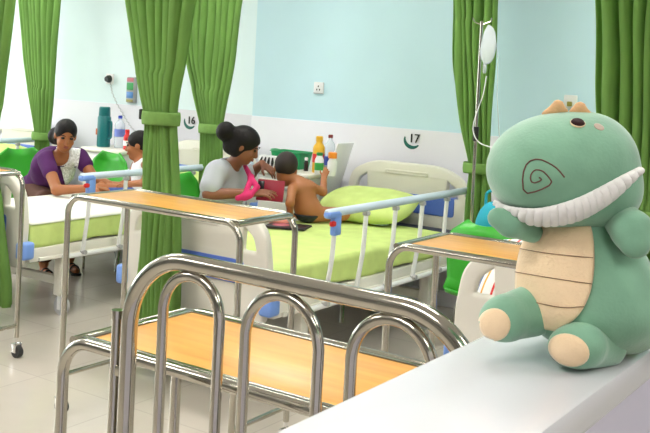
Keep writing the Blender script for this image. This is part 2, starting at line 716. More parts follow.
# ceiling light panels (above the picture)
lamp0 = None
for i, (x, y) in enumerate([(-5.9, 4.3), (-3.5, 4.3), (-1.1, 4.3), (-5.9, 2.0), (-3.5, 2.0), (-1.1, 2.0), (-3.5, -0.3), (-1.1, -0.3), (1.2, 2.0), (1.2, -0.3)]):
    if lamp0 is None:
        lamp0 = empty('ceiling_light', (x, y, CEIL))
        bm = bmesh.new()
        box(bm, (0, 0, -0.02), (1.24, 0.34, 0.04), 0.005)
        obj('lamp_housing', bm, WHITEP, lamp0)
        bm = bmesh.new()
        box(bm, (0, 0, -0.044), (1.18, 0.28, 0.012), 0.004)
        obj('diffuser', bm, LAMP, lamp0)
        r = lamp0
    else:
        r = copy_tree(lamp0)
        r.location = (x, y, CEIL)
    tag(r, 'white fluorescent ceiling light panel above the ward, out of the picture', 'light', 'ceiling light panels')

# ------------------------------------------------------------------ hospital beds
BW = 0.92


def board(zt_mid, zt_cor, zb):
    w = BW/2
    out = rpoly([(-w+0.03, zb), (w-0.03, zb), (w, zb+0.22), (w-0.035, zt_cor), (w-0.2, zt_mid), (-w+0.2, zt_mid), (-w+0.035, zt_cor), (-w, zb+0.22)],
                [0.03, 0.03, 0.08, 0.07, 0.08, 0.08, 0.07, 0.08])
    holes = []
    for s in (1, -1):
        h = [(s*(w-0.052), zt_cor-0.125), (s*(w-0.078), zt_cor-0.035), (s*(w-0.165), zt_mid-0.055), (s*(w-0.175), zt_cor-0.125)]
        if s < 0: h = h[::-1]
        holes.append(rpoly(h, 0.03))
    return panel(out, holes, 0.05, 0.014)


def caster(bm_wheel, bm_fork, x, y, r=0.05, zt=0.13):
    """wheel and fork in two bmeshes, at floor x,y"""
    tube(bm_wheel, [(x+0.012, y-0.014, r), (x+0.012, y+0.014, r)], r, 18)
    box(bm_fork, (x+0.006, y+0.018, r+0.02), (0.03, 0.004, 2*r*0.8), 0.001)
    box(bm_fork, (x+0.006, y-0.018, r+0.02), (0.03, 0.004, 2*r*0.8), 0.001)
    box(bm_fork, (x, y, r*2+0.006), (0.035, 0.04, 0.008), 0.002)
    cyl(bm_fork, (x, y, r*2), (x, y, zt), r*0.24, 10)


MT = 0.56


def make_bed():
    R = empty('hospital_bed', (0, 0, 0))
    yf, yh = -1.04, 1.04
    bm = board(0.918, 0.84, 0.40)
    bmesh.ops.translate(bm, vec=(0, yh, 0), verts=bm.verts)
    hb = obj('headboard', bm, IVORY, R, angle=40)
    bm = panel(rrect(-0.36, 0.615, 0.36, 0.73, 0.02), [], 0.062, 0.004)
    bmesh.ops.translate(bm, vec=(0, yh, 0), verts=bm.verts)
    obj('blue_panel', bm, BLUE, hb, label='blue inset panel')
    bm = panel(rrect(-0.16, 0.855, 0.16, 0.878, 0.01), [rrect(-0.145, 0.8605, 0.145, 0.8725, 0.004)], 0.064, 0.004)
    bmesh.ops.translate(bm, vec=(0, yh, 0), verts=bm.verts)
    obj('card_slot', bm, IVORY, hb)
    bm = board(0.85, 0.765, 0.33)
    bmesh.ops.translate(bm, vec=(0, yf, 0), verts=bm.verts)
    fb = obj('footboard', bm, IVORY, R, angle=40)
    bm = panel(rrect(-0.32, 0.50, 0.32, 0.605, 0.02), [], 0.062, 0.004)
    bmesh.ops.translate(bm, vec=(0, yf, 0), verts=bm.verts)
    obj('blue_panel', bm, BLUE, fb, label='blue inset panel')
    bm = panel(rrect(-0.16, 0.755, 0.16, 0.778, 0.01), [rrect(-0.145, 0.7605, 0.145, 0.7725, 0.004)], 0.064, 0.004)
    bmesh.ops.translate(bm, vec=(0, yf, 0), verts=bm.verts)
    obj('card_slot', bm, IVORY, fb)
    for s in (1, -1):
        for (y, z) in ((yf, 0.42), (yh, 0.47)):
            bm = bmesh.new()
            box(bm, (s*(BW/2+0.005), y, z), (0.075, 0.085, 0.10), 0.018, seg=3)
            obj('bumper', bm, LBLUE, R, label='pale blue corner bumper')
    bm = bmesh.new()
    for s in (1, -1):
        box(bm, (s*0.445, 0, 0.385), (0.05, 2.02, 0.075), 0.006)
        box(bm, (s*0.475, 0, 0.36), (0.02, 1.9, 0.02), 0.003)
    for y in (-0.95, -0.35, 0.3, 0.95):
        box(bm, (0, y, 0.37), (0.86, 0.05, 0.05), 0.005)
    for y in np.linspace(-0.9, 0.9, 13):
        box(bm, (0, y, 0.415), (0.84, 0.07, 0.012), 0.002)
    obj('frame', bm, IVORY, R)
    # crank gear and under-frame cover
    for (y_, sx_, sy_, sz_) in ((-0.45, 0.42, 0.5, 0.07), (0.35, 0.5, 0.34, 0.08)):
        bm = bmesh.new()
        box(bm, (0, y_, 0.315), (sx_, sy_, sz_), 0.03, seg=3)
        obj('gear_cover', bm, WHITEP, R)
    for sx_ in (0.2, -0.2):
        bm = bmesh.new()
        tube(bm, [(sx_, -1.10, 0.30), (sx_, -0.7, 0.31)], 0.009, 8)
        box(bm, (sx_, -1.10, 0.275), (0.02, 0.02, 0.08), 0.004)
        obj('crank', bm, STEEL, R)
    bm = bmesh.new()
    tube(bm, [(0.3, -0.15, 0.36), (0.34, -0.22, 0.16)], 0.012, 8)
    obj('brake_lever', bm, STEEL, R)
    for sx in (1, -1):
        for sy in (-0.74, 0.56):
            bm = bmesh.new()
            box(bm, (sx*0.43, sy, 0.235), (0.065, 0.065, 0.24), 0.008)
            lg = obj('leg', bm, IVORY, R)
            bw, bf = bmesh.new(), bmesh.new()
            caster(bw, bf, sx*0.43, sy, 0.055, 0.13)
            obj('wheel', bw, GREYP, lg)
            obj('fork', bf, WHITEP, lg)
    for sy in (-0.74, 0.56):
        bm = bmesh.new()
        box(bm, (0, sy, 0.20), (0.80, 0.04, 0.05), 0.005)
        obj('cross_bar', bm, IVORY, R)
    # mattress and its fitted sheet
    bm = bmesh.new()
    box(bm, (0, 0, 0.482), (0.86, 1.98, 0.12), 0.028, seg=3)
    mt = obj('mattress', bm, NAVY, R)
    S = bmesh.new()
    nx, ny = 46, 90
    prof = []
    hw = 0.442
    zt = MT
    base = fillet([(-hw-0.010, 0, 0.430), (-hw, 0, zt), (hw, 0, zt), (hw+0.010, 0, 0.430)], 0.028, 5)
    # resample
    P = [Vector((p.x, p.z)) for p in base]
    pts = []
    for a, b in zip(P, P[1:]):
        n = max(1, int((b-a).length/0.02))
        for k in range(n):
            pts.append(a.lerp(b, k/n))
    pts.append(P[-1])
    rng = np.random.RandomState(5)
    ph = rng.rand(8)*6
    grid = []
    for j in range(ny+1):
        y = -1.0 + 1.74*j/ny
        row = []
        for p in pts:
            side = abs(p.x) > hw-0.002
            low = max(0, (zt-p.y)/0.13)
            wv = 0.006*math.sin(19*y+ph[0])+0.004*math.sin(41*y+ph[1]+3*p.x)
            x = p.x + (math.copysign(1, p.x)*wv*low if side else 0)
            z = p.y + (0.0035*math.sin(6*y+5*p.x+ph[2])*math.sin(4.1*y-7*p.x+ph[3]) if not side else -0.006*low*math.sin(9*y+ph[4]))
            row.append(S.verts.new((x, y, z)))
        grid.append(row)
    for A, B in zip(grid, grid[1:]):
        for k in range(len(A)-1):
            S.faces.new((A[k], A[k+1], B[k+1], B[k]))
    e0 = grid[0]
    low = [S.verts.new((v.co.x*0.995, -1.002, min(v.co.z, 0.43))) for v in e0]
    for k in range(len(e0)-1):
        try: S.faces.new((e0[k+1], e0[k], low[k], low[k+1]))
        except ValueError: pass
    so = obj('sheet', S, LIME, mt, angle=180, label='lime green fitted sheet')
    md = so.modifiers.new('thickness', 'SOLIDIFY')
    md.thickness = 0.003
    # raised side rail, on the right-hand side
    RX, RZ = 0.56, 0.828
    rail = bmesh.new()
    tube(rail, [(RX, -0.745, RZ), (RX, -0.735, RZ), (RX, 0.84, RZ), (RX, 0.85, RZ)], [0.014, 0.021, 0.021, 0.014], 14)
    sr = obj('side_rail', rail, RAILB, R, label='pale blue raised side rail')
    for y in (-0.665, -0.38, -0.08, 0.22, 0.52, 0.80):
        bm = bmesh.new()
        tube(bm, [(RX, y, RZ-0.015), (RX-0.01, y, 0.60), (RX-0.045, y, 0.36)], 0.0125, 10)
        obj('rail_post', bm, WHITEP, sr)
        bm = bmesh.new()
        box(bm, (RX, y, RZ-0.032), (0.03, 0.034, 0.022), 0.004)
        obj('hinge', bm, GREYP, sr, label='dark grey hinge')
        bm = bmesh.new()
        cyl(bm, (RX-0.05, y, 0.375), (RX-0.015, y, 0.375), 0.013)
        obj('pivot', bm, GREYP, sr, label='dark grey pivot')
    bm = bmesh.new()
    box(bm, (RX+0.005, -0.668, RZ-0.055), (0.034, 0.058, 0.115), 0.01, seg=3)
    box(bm, (RX+0.003, -0.70, RZ-0.008), (0.045, 0.10, 0.036), 0.014, seg=3)
    lt = obj('latch', bm, LBLUE, sr, label='blue rail latch')
    bm = bmesh.new()
    box(bm, (RX+0.012, -0.705, RZ-0.052), (0.024, 0.036, 0.026), 0.008)
    obj('latch_button', bm, RED, lt, label='red latch button')
    bm = bmesh.new()
    tube(bm, [(RX-0.05, -0.8, 0.36), (RX-0.05, 0.85, 0.36)], 0.014, 10)
    obj('rail_base', bm, WHITEP, sr)
    return R


BEDY = 4.56
bed0 = make_bed()
BX = {'A': -7.02, 'B': -4.84, 'C': -3.11, 'D': -1.23}
bl = {'C': 'ivory hospital bed under the wall number 17, lime sheet and raised side rail',
      'B': 'ivory hospital bed with the child in the white vest sitting on it',
      'A': 'hospital bed at the far left, its headboard, rail and lime pillow seen between two curtains',
      'D': 'hospital bed behind the plush dinosaur, only a corner of its ivory footboard showing'}
beds = {}
for k in 'CBAD':
    b = bed0 if k == 'C' else copy_tree(bed0)
    b.location = (BX[k], BEDY, 0)
    tag(b, bl[k], 'bed', 'hospital beds along the wall')
    beds[k] = b

# white draw sheet on the bed of the child
bm = bmesh.new()
g = []
hw = 0.442
for j in range(41):
    y = -0.99+1.15*j/40
    row = []
    for i in range(37):
        t = i/36
        L_ = 2*hw+0.012
        sx = -0.006+L_*t
        if sx < 0: x, z = -hw-0.003, MT+0.004+sx
        elif sx > 2*hw: x, z = hw+0.003, MT+0.004-(sx-2*hw)
        else: x, z = -hw+sx, MT+0.0075+0.002*math.sin(9*y+7*sx)
        row.append(bm.verts.new((x, y, z)))
    g.append(row)
for A, B in zip(g, g[1:]):
    for k in range(36):
        bm.faces.new((A[k], A[k+1], B[k+1], B[k]))
o = obj('draw_sheet', bm, CREAM, None, angle=180)
o.location = (BX['B'], BEDY, 0)
md = o.modifiers.new('thickness', 'SOLIDIFY')
md.thickness = 0.003
tag(o, 'white draw sheet spread over the lime green bed where the child sits', 'sheet')


def pillow(c, size, rz, tilt, m_, label, name='pillow', group=None):
    lx, ly, lz = size
    n = 26
    bm = bmesh.new()
    rows = {}
    for side in (1, -1):
        for i in range(n+1):
            for j in range(n+1):
                u, v = 2*i/n-1, 2*j/n-1
                e = (1-abs(u)**3.2)*(1-abs(v)**3.2)
                if side < 0 and (i in (0, n) or j in (0, n)):
                    rows[(side, i, j)] = rows[(1, i, j)]
                    continue
                pinch = 1-0.07*(abs(u*v))**1.5
                x, y = u*lx/2*(1-0.05*v*v)*pinch, v*ly/2*(1-0.05*u*u)*pinch
                z = side*lz/2*max(e, 0)**0.55 + 0.004*math.sin(9*u+3*v)*math.sin(7*v-2*u)*e
                rows[(side, i, j)] = bm.verts.new((x, y, z))
    for side in (1, -1):
        for i in range(n):
            for j in range(n):
                q = [rows[(side, i, j)], rows[(side, i+1, j)], rows[(side, i+1, j+1)], rows[(side, i, j+1)]]
                bm.faces.new(q if side > 0 else q[::-1])
    o = obj(name, bm, m_, None, angle=180)
    o.location = V(c)
    o.rotation_euler = (tilt, 0, rz)
    tag(o, label, 'pillow', group)
    return o


pillow((BX['C']-0.12, 5.30, 0.665), (0.66, 0.42, 0.15), 0.05, 0.30, LIME, 'lime green pillow at the head of the bed under number 17', group='lime pillows')
pillow((BX['B']+0.10, 5.26, 0.645), (0.66, 0.42, 0.15), -0.03, 0.12, LIME, 'lime green pillow behind the child in the white vest', group='lime pillows')
pillow((BX['A']+0.03, 5.26, 0.66), (0.66, 0.42, 0.15), 0.02, 0.2, LIME, 'lime green pillow on the far-left bed between the curtains', group='lime pillows')
pillow((BX['D']-0.19, 3.80, 0.68), (0.66, 0.42, 0.13), -0.08, 0.75, STRIPE, 'white pillow with red, blue and orange stripes behind the footboard by the dinosaur', 'striped_pillow')

# ------------------------------------------------------------------ overbed tables
TZ = 0.93


def make_table():
    R = empty('overbed_table', (0, 0, 0))
    w, d = 0.47, 0.1725
    r = 0.0125
    bm = bmesh.new()
    box(bm, (0.01, 0, TZ-0.004), (2*w-0.10, 2*d-0.05, 0.018), 0.002)
    top = obj('tabletop', bm, WOOD, R)
    bm = bmesh.new()
    for s in (1, -1):
        box(bm, (0.01, s*(d-0.018), TZ-0.004), (2*w-0.06, 0.012, 0.024), 0.002)
        box(bm, (0.01+s*(w-0.038), 0, TZ-0.004), (0.022, 2*d-0.03, 0.024), 0.003)
    obj('edge_trim', bm, STEEL, top, label='steel edge trim')
    for s in (-1, 1):
        bm = bmesh.new()
        y = s*d
        tube(bm, fillet([(-w, y, 0.10), (-w, y, TZ-0.002), (w, y, TZ-0.002), (w, y, 0.10)], 0.075, 10), r, 14)
        obj('tube_frame', bm, STEEL, R)
    for s in (-1, 1):
        bm = bmesh.new()
        tube(bm, [(s*w, -d+0.005, 0.16), (s*w, d-0.005, 0.16)], r*0.85, 12)
        obj('base_bar', bm, STEEL, R)
        bm = bmesh.new()
        tube(bm, [(s*w*0.955, -d+0.005, TZ-0.006), (s*w*0.955, d-0.005, TZ-0.006)], r*0.9, 12)
        obj('top_bar', bm, STEEL, R)
    for sx in (-1, 1):
        for sy in (-1, 1):
            bw, bf = bmesh.new(), bmesh.new()
            caster(bw, bf, sx*w, sy*d, 0.03, 0.12)
            c = obj('caster', bf, CHROME, R)
            obj('wheel', bw, RUBBER, c, label='dark rubber wheel')
    return R


table0 = make_table()
spots = [((-2.69, 2.93), 'steel overbed table with orange wood top across the foot of the bed under number 17'),
         ((-1.06, 1.512), 'steel overbed table nearest the viewer, wood top seen through the steel arches'),
         ((-1.16, 3.01), 'steel overbed table with orange wood top behind the dinosaur\'s arm'),
         ((-4.39, 2.95), 'steel overbed table at the left edge, only its curved end and leg in view')]
for i, ((x, y), lab) in enumerate(spots):
    t = table0 if i == 0 else copy_tree(table0)
    t.location = (x, y, 0)
    tag(t, lab, 'table', 'overbed tables')

# ------------------------------------------------------------------ arched steel bed end in the foreground
AY, AZ = 1.22, 1.167
AL, AR = -1.225, -0.545
A = empty('steel_bed_end', (AL, AY, 0), 'tubular steel bed end with three inner arches in the foreground', 'bed rail')
base = (AL, AY, 0)
bm = bmesh.new()
tube(bm, fillet([(AL, AY, 0.02), (AL, AY, AZ), (AR, AY, AZ), (AR, AY, 0.02)], 0.13, 16), 0.0152, 18)
obj('outer_arch', bm, STEEL, A, base)
for (x0, x1, z) in ((-1.145, -1.018, AZ-0.021), (-0.962, -0.818, AZ-0.021), (-0.758, -0.618, AZ-0.021)):
    bm = bmesh.new()
    rr = (x1-x0)/2-0.001
    pts = [(x0, AY, 0.42), (x0, AY, z-rr)] + [((x0+x1)/2-rr*math.cos(a), AY, z-rr+rr*math.sin(a)) for a in np.linspace(0.12, PI-0.12, 15)] + [(x1, AY, z-rr), (x1, AY, 0.42)]
    tube(bm, pts, 0.0095, 16)
    obj('inner_arch', bm, STEEL, A, base)
bm = bmesh.new()
tube(bm, [(AL, AY, 0.42), (AR, AY, 0.42)], 0.012, 14)
obj('cross_bar', bm, STEEL, A, base)
px = -1.256
bm = bmesh.new()
tube(bm, [(px, AY, 0.3), (px, AY, 1.046)], 0.0095, 14)
tube(bm, [(px, AY, 1.042), (px, AY, 1.057)], 0.0115, 14)
po = obj('socket_post', bm, STEEL, A, base)
for z in (0.5, 0.95):
    bm = bmesh.new()
    box(bm, ((px+AL)/2, AY, z), (0.05, 0.014, 0.02), 0.003)
    obj('bracket', bm, STEEL, po, base)
for x in (AL, AR):
    bm = bmesh.new()
    lathe(bm, [(0.0, 0.0), (0.026, 0.0), (0.026, 0.012), (0.019, 0.03), (0.019, 0.05), (0.0, 0.05)], (x, AY, 0), 16)
    obj('foot_cap', bm, RUBBER, A, base, label='dark rubber foot')

# ------------------------------------------------------------------ curtains
def curtain(name_label, Y, rows, n, seed, tie=None, amp0=0.035, hook=False):
    rng = np.random.RandomState(seed)
    rows = sorted(rows)
    zs = np.array([r[0] for r in rows])
    cs = np.array([r[1] for r in rows])
    ws = np.array([r[2] for r in rows])
    z0, z1 = zs[0], zs[-1]
    x_mid = cs[-1]
    R = empty('curtain', (x_mid, Y, 0), name_label, 'curtain', 'green ward curtains')
    nv, nu = 90, n*12

    def sm(z, arr):
        # smoothed interpolation
        return np.mean([np.interp(z+dz, zs, arr) for dz in np.linspace(-0.05, 0.05, 7)])
    ph = rng.rand(6)*6.28
    bm = bmesh.new()
    grid = []
    fw = np.cumsum(0.55+rng.rand(n))
    fw = np.concatenate([[0], fw])/fw[-1]
    fa = 0.6+0.6*rng.rand(n+1)
    for j in range(nv+1):
        z = z0+(z1-z0)*j/nv
        c, w = sm(z, cs), sm(z, ws)
        amp = min(amp0*1.35, 0.02+0.06*w)
        row = []
        for i in range(nu+1):
            u = i/nu
            fi = np.interp(u, fw, np.arange(n+1))
            k = min(int(fi), n-1)
            t = fi-k
            a = fa[k]*(1-t)+fa[k+1]*t
            s_ = math.sin(2*PI*fi)
            s_ = math.copysign(abs(s_)**0.8, s_)
            x = c + w*(u-0.5) + 0.012*a*math.cos(2*PI*fi)*min(1, w/0.3) + 0.006*math.sin(7*z+9*u+ph[0])
            y = Y + amp*a*s_ + 0.008*math.sin(5*z+6*u+ph[1]) - 0.028*math.cos(PI*(u-0.5))*(1 if w < 0.3 else 0.4)
            row.append(bm.verts.new((x, y, z)))
        grid.append(row)
    for a_, b_ in zip(grid, grid[1:]):
        for k in range(nu):
            bm.faces.new((a_[k], a_[k+1], b_[k+1], b_[k]))
    dr = obj('drape', bm, CURT, R, (x_mid, Y, 0), angle=180)
    md = dr.modifiers.new('thickness', 'SOLIDIFY')
    md.thickness = 0.003
    if tie:
        z, sag = tie
        c, w = sm(z, cs), sm(z, ws)
        bm = bmesh.new()
        a, b = w/2+0.018, 0.068
        ring = []
        for i in range(40):
            t = 2*PI*i/40
            row = []
            for k in range(7):
                h = 0.028*(2*k/6-1)
                bulge = 0.004*math.cos(PI*h/0.06)
                row.append(bm.verts.new((c+(a+bulge)*math.cos(t), Y-0.012+(b+bulge)*math.sin(t), z+h*1.15+sag*math.cos(t))))
            ring.append(row)
        for i in range(40):
            A_, B_ = ring[i], ring[(i+1) % 40]
            for k in range(6):
                bm.faces.new((A_[k], B_[k], B_[k+1], A_[k+1]))
        tb = obj('tie_band', bm, BAND, R, (x_mid, Y, 0), angle=180)
        md = tb.modifiers.new('thickness', 'SOLIDIFY')
        md.thickness = 0.004
        if not hook:
            return R
        bm = bmesh.new()
        box(bm, (c-a-0.010, Y-0.03, z+0.012), (0.016, 0.018, 0.05), 0.005)
        obj('tie_hook', bm, BLACK, tb, (x_mid, Y, 0), label='small black hook of the tie band')
    return R


curtain('green pleated curtain tied back in the middle, passing behind the steel overbed table', 3.38,
        [(CEIL, -3.272, 0.835), (1.80, -3.287, 0.445), (1.55, -3.267, 0.345), (1.35, -3.252, 0.225), (1.24, -3.230, 0.165), (1.12, -3.225, 0.185), (0.86, -3.210, 0.225), (0.4, -3.210, 0.265), (0.05, -3.210, 0.275)], 8, 1, (1.245, 0.0), 0.035, True)
curtain('bright green tied curtain hanging just left of the grey shirted woman', 4.92,
        [(CEIL, -4.264, 0.839), (1.947, -4.311, 0.522), (1.547, -4.301, 0.429), (1.267, -4.269, 0.252), (1.099, -4.241, 0.158), (0.894, -4.225, 0.177), (0.475, -4.225, 0.205), (0.050, -4.225, 0.205)], 9, 2, (1.09, 0.0), 0.03)
curtain('bright green tied curtain behind the woman in purple', 5.22,
        [(CEIL, -6.460, 0.744), (1.98, -6.450, 0.502), (1.5, -6.400, 0.409), (1.15, -6.350, 0.260), (0.86, -6.320, 0.140), (0.6, -6.330, 0.186), (0.3, -6.330, 0.205), (0.05, -6.330, 0.223)], 9, 3, (0.87, 0.0), 0.03)
curtain('dark green tied curtain behind the drip bag', 5.32,
        [(CEIL, -2.60, 0.46), (1.98, -2.565, 0.31), (1.6, -2.545, 0.28), (1.2, -2.505, 0.20), (0.99, -2.475, 0.13), (0.8, -2.47, 0.16), (0.4, -2.46, 0.18), (0.05, -2.46, 0.2)], 6, 4, (0.975, 0.0), 0.03)
curtain('broad green curtain at the right edge behind the plush dinosaur', 4.05,
        [(CEIL, -0.995, 0.950), (1.85, -1.075, 0.640), (1.5, -1.085, 0.560), (1.2, -1.095, 0.460), (0.98, -1.095, 0.260), (0.7, -1.095, 0.300), (0.6, -1.095, 0.310)], 9, 5, (0.97, 0.0), 0.05)
curtain('green curtain cut off by the left edge of the picture', 3.42,
        [(CEIL, -4.72, 0.80), (1.82, -4.68, 0.52), (1.5, -4.675, 0.42), (1.15, -4.66, 0.27), (0.95, -4.655, 0.17), (0.7, -4.60, 0.28), (0.25, -4.55, 0.36), (0.12, -4.55, 0.36)], 8, 6, (0.97, 0.0), 0.03)
# ------------------------------------------------------------------ bedside lockers and what stands on them
def locker(x, y, label, leaf=False):
    R = empty('bedside_locker', (x, y, 0), label, 'bedside cabinet', 'bedside lockers')
    bm = bmesh.new()
    box(bm, (0, 0, 0.44), (0.42, 0.38, 0.68), 0.01)
    obj('body', bm, WHITEP, R)
    bm = bmesh.new()
    box(bm, (0, 0, 0.80), (0.46, 0.42, 0.036), 0.014, seg=3)
    obj('top', bm, IVORY, R)
    bm = bmesh.new()
    box(bm, (0, -0.196, 0.69), (0.38, 0.016, 0.13), 0.006)
    d = obj('drawer', bm, IVORY, R)
    bm = bmesh.new()
    box(bm, (0, -0.209, 0.70), (0.12, 0.012, 0.02), 0.004)
    obj('handle', bm, GREYP, d, label='grey handle')
    bm = bmesh.new()
    box(bm, (0, -0.196, 0.36), (0.38, 0.016, 0.48), 0.006)
    d = obj('door', bm, IVORY, R)
    bm = bmesh.new()
    box(bm, (0.14, -0.209, 0.45), (0.02, 0.012, 0.12), 0.004)
    obj('handle', bm, GREYP, d, label='grey handle')
    for sx in (-1, 1):
        for sy in (-1, 1):
            bw, bf = bmesh.new(), bmesh.new()
            caster(bw, bf, sx*0.17, sy*0.15, 0.025, 0.10)
            c = obj('caster', bf, CHROME, R)
            obj('wheel', bw, GREYP, c)
    if leaf:
        bm = bmesh.new()
        box(bm, (0, 0, 0.20), (0.014, 0.20, 0.40), 0.006, rot=Matrix.Rotation(0.30, 3, 'Y'))
        bmesh.ops.translate(bm, vec=(0.285, 0.05, 0.64), verts=bm.verts)
        obj('side_leaf', bm, WHITEP, R, label='white side leaf tilted up')
    return R


LC = (-3.90, 5.46)
LT = 0.818
locker(LC[0], LC[1], 'white bedside cabinet behind the shirtless toddler, bottles and green basket on top', True)
LB = (-5.68, 5.46)
locker(LB[0], LB[1], 'white bedside cabinet carrying the tall teal flask')


def bottle(name, x, y, z, prof, m_, cap, capm, label, cat='bottle', lab=None):
    R = empty(name, (x, y, z), label, cat)
    bm = bmesh.new()
    lathe(bm, prof)
    obj('bottle_body', bm, m_, R)
    bm = bmesh.new()
    lathe(bm, cap)
    obj('bottle_cap', bm, capm, R)
    if lab:
        r, z0, z1, lm = lab
        bm = bmesh.new()
        lathe(bm, [(r, z0), (r+0.0008, z0+0.001), (r+0.0008, z1-0.001), (r, z1)])
        obj('bottle_label', bm, lm, R)
    return R


def prof(r, h, neck, sh=0.75):
    return [(0, 0), (r*0.92, 0), (r, 0.006), (r, h*sh), (r*0.9, h*(sh+0.07)), (neck, h*0.93), (neck, h), (0, h)]


def capp(r, z, h):
    return [(0, z), (r, z), (r, z+h*0.85), (r*0.8, z+h), (0, z+h)]


# on the cabinet by the toddler
def lx(px, py, Y=5.42):
    return at_y(px, py, Y)[0]


bx = lx(319, 150)
bottle('juice_bottle', bx, 5.42, LT, prof(0.042, 0.22, 0.022), YELLOW, capp(0.024, 0.215, 0.035), YELLOW, 'tall yellow bottle with yellow cap on the cabinet above the toddler\'s hand', lab=(0.0425, 0.07, 0.13, RED))
bx = lx(330, 150)
bottle('water_bottle', bx, 5.42, LT, prof(0.036, 0.25, 0.013), CLEAR, capp(0.016, 0.245, 0.022), mat('maroon_plastic', (0.2, 0.02, 0.02), 0.4), 'tall clear bottle with maroon cap on the cabinet above the toddler', lab=(0.0365, 0.06, 0.12, mat('blue_label', (0.03, 0.06, 0.4), 0.5)))
bx = lx(332, 168, 5.33)
bottle('squat_bottle', bx, 5.33, LT, prof(0.032, 0.12, 0.022), WHITEP, capp(0.03, 0.118, 0.04), ORANGE, 'white squat bottle with orange cap by the toddler\'s raised hand')
bx = lx(319, 168, 5.32)
bottle('milk_bottle', bx, 5.32, LT, prof(0.030, 0.13, 0.02), WHITEP, capp(0.022, 0.128, 0.02), mat('green_cap', (0.02, 0.25, 0.05), 0.4), 'small white bottle with green cap and green label on the cabinet', lab=(0.0305, 0.03, 0.08, mat('green_label', (0.05, 0.42, 0.08), 0.5)))
bx = lx(306, 168)
bottle('medicine_bottle', bx, 5.42, LT, prof(0.016, 0.075, 0.01), mat('dark_glass', (0.02, 0.012, 0.01), 0.2), capp(0.012, 0.074, 0.02), WHITEP, 'tiny dark medicine bottle with white cap beside the green basket')

# green basket
bk = empty('plastic_basket', (-4.0, 5.50, LT), 'green plastic basket on the cabinet behind the toddler\'s head', 'basket')
bm = bmesh.new()
w, d, h = 0.13, 0.09, 0.115
outer = [rrect(-w*s, -d*s, w*s, d*s, 0.03) for s in (0.85, 1.0, 1.06)]
zz = [0.0, h, h]
rings = []
for pl, z in zip(outer, zz):
    rings.append([bm.verts.new((p[0], p[1], z)) for p in pl])
inn = rrect(-w*0.97, -d*0.97, w*0.97, d*0.97, 0.03)
rings.append([bm.verts.new((p[0], p[1], h+0.004)) for p in rrect(-w*1.06, -d*1.06, w*1.06, d*1.06, 0.03)])
rings.append([bm.verts.new((p[0], p[1], h+0.004)) for p in inn])
rings.append([bm.verts.new((p[0]*0.86, p[1]*0.86, 0.005)) for p in inn])
for a, b in zip(rings, rings[1:]):
    for k in range(len(a)):
        bm.faces.new((a[k], a[(k+1) % len(a)], b[(k+1) % len(a)], b[k]))
bm.faces.new(rings[0][::-1])
bm.faces.new(rings[-1])
GB = mat('dark_green_plastic', (0.01, 0.30, 0.10), 0.35)
obj('basket_tub', bm, GB, bk, angle=40)
for s in (-1, 1):
    bm = bmesh.new()
    tube(bm, fillet([(s*0.138, -0.04, h), (s*0.165, -0.03, h+0.004), (s*0.165, 0.03, h+0.004), (s*0.138, 0.04, h)], 0.015, 4), 0.006, 8)
    obj('basket_handle', bm, GB, bk)
# black and white carton
p = (-4.06, 5.32, LT)
R = empty('carton', p, 'small black and white patterned carton under the woman\'s outstretched hand', 'box')
bm = bmesh.new()
box(bm, (0, 0, 0.045), (0.15, 0.05, 0.09), 0.003)
obj('carton_body', bm, WHITEP, R)
bm = bmesh.new()
for i in range(4):
    tube(bm, [(-0.06+0.035*i, -0.0258, 0.012), (-0.055+0.035*i, -0.0258, 0.045), (-0.04+0.03*i, -0.0258, 0.08)], [0.006, 0.011, 0.005], 8)
obj('carton_print', bm, BLACK, R, label='black curved print')

# on the left cabinet: flask, water bottle, red bottle
fx = at_y(104, 130, 5.42)[0]
R = empty('vacuum_flask', (fx, 5.42, LT), 'tall teal vacuum flask on the cabinet beside the purple dressed woman', 'flask')
bm = bmesh.new()
lathe(bm, [(0, 0), (0.052, 0), (0.054, 0.01), (0.054, 0.235), (0.047, 0.25), (0, 0.25)])
obj('flask_body', bm, TEAL, R)
bm = bmesh.new()
lathe(bm, [(0, 0.25), (0.046, 0.25), (0.048, 0.255), (0.045, 0.315), (0.038, 0.322), (0, 0.322)])
obj('flask_cup', bm, TEAL, R)
bm = bmesh.new()
tube(bm, fillet([(0.05, 0, 0.21), (0.085, 0, 0.21), (0.085, 0, 0.07), (0.05, 0, 0.07)], 0.02, 5), 0.008, 10)
obj('flask_handle', bm, TEAL, R)
bm = bmesh.new()
box(bm, (-0.035, -0.044, 0.12), (0.022, 0.004, 0.05), 0.001, rot=None)
obj('flask_print', bm, mat('orange_print', (0.6, 0.15, 0.05), 0.5), R, label='orange print')
x = at_y(118, 130, 5.45)[0]
bottle('water_bottle', x, 5.47, LT, prof(0.042, 0.24, 0.014), CLEAR, capp(0.017, 0.235, 0.024), mat('blue_cap', (0.03, 0.06, 0.45), 0.4), 'large clear water bottle with blue cap and blue label right of the teal flask', lab=(0.0425, 0.09, 0.15, mat('bluewhite_label', (0.18, 0.24, 0.65), 0.5)))
x = at_y(127, 140, 5.42)[0]
bottle('sauce_bottle', x, 5.42, LT, prof(0.028, 0.13, 0.016), RED, capp(0.018, 0.128, 0.03), RED, 'red bottle standing between the water bottle and the child\'s face', lab=(0.0285, 0.03, 0.07, WHITEP))

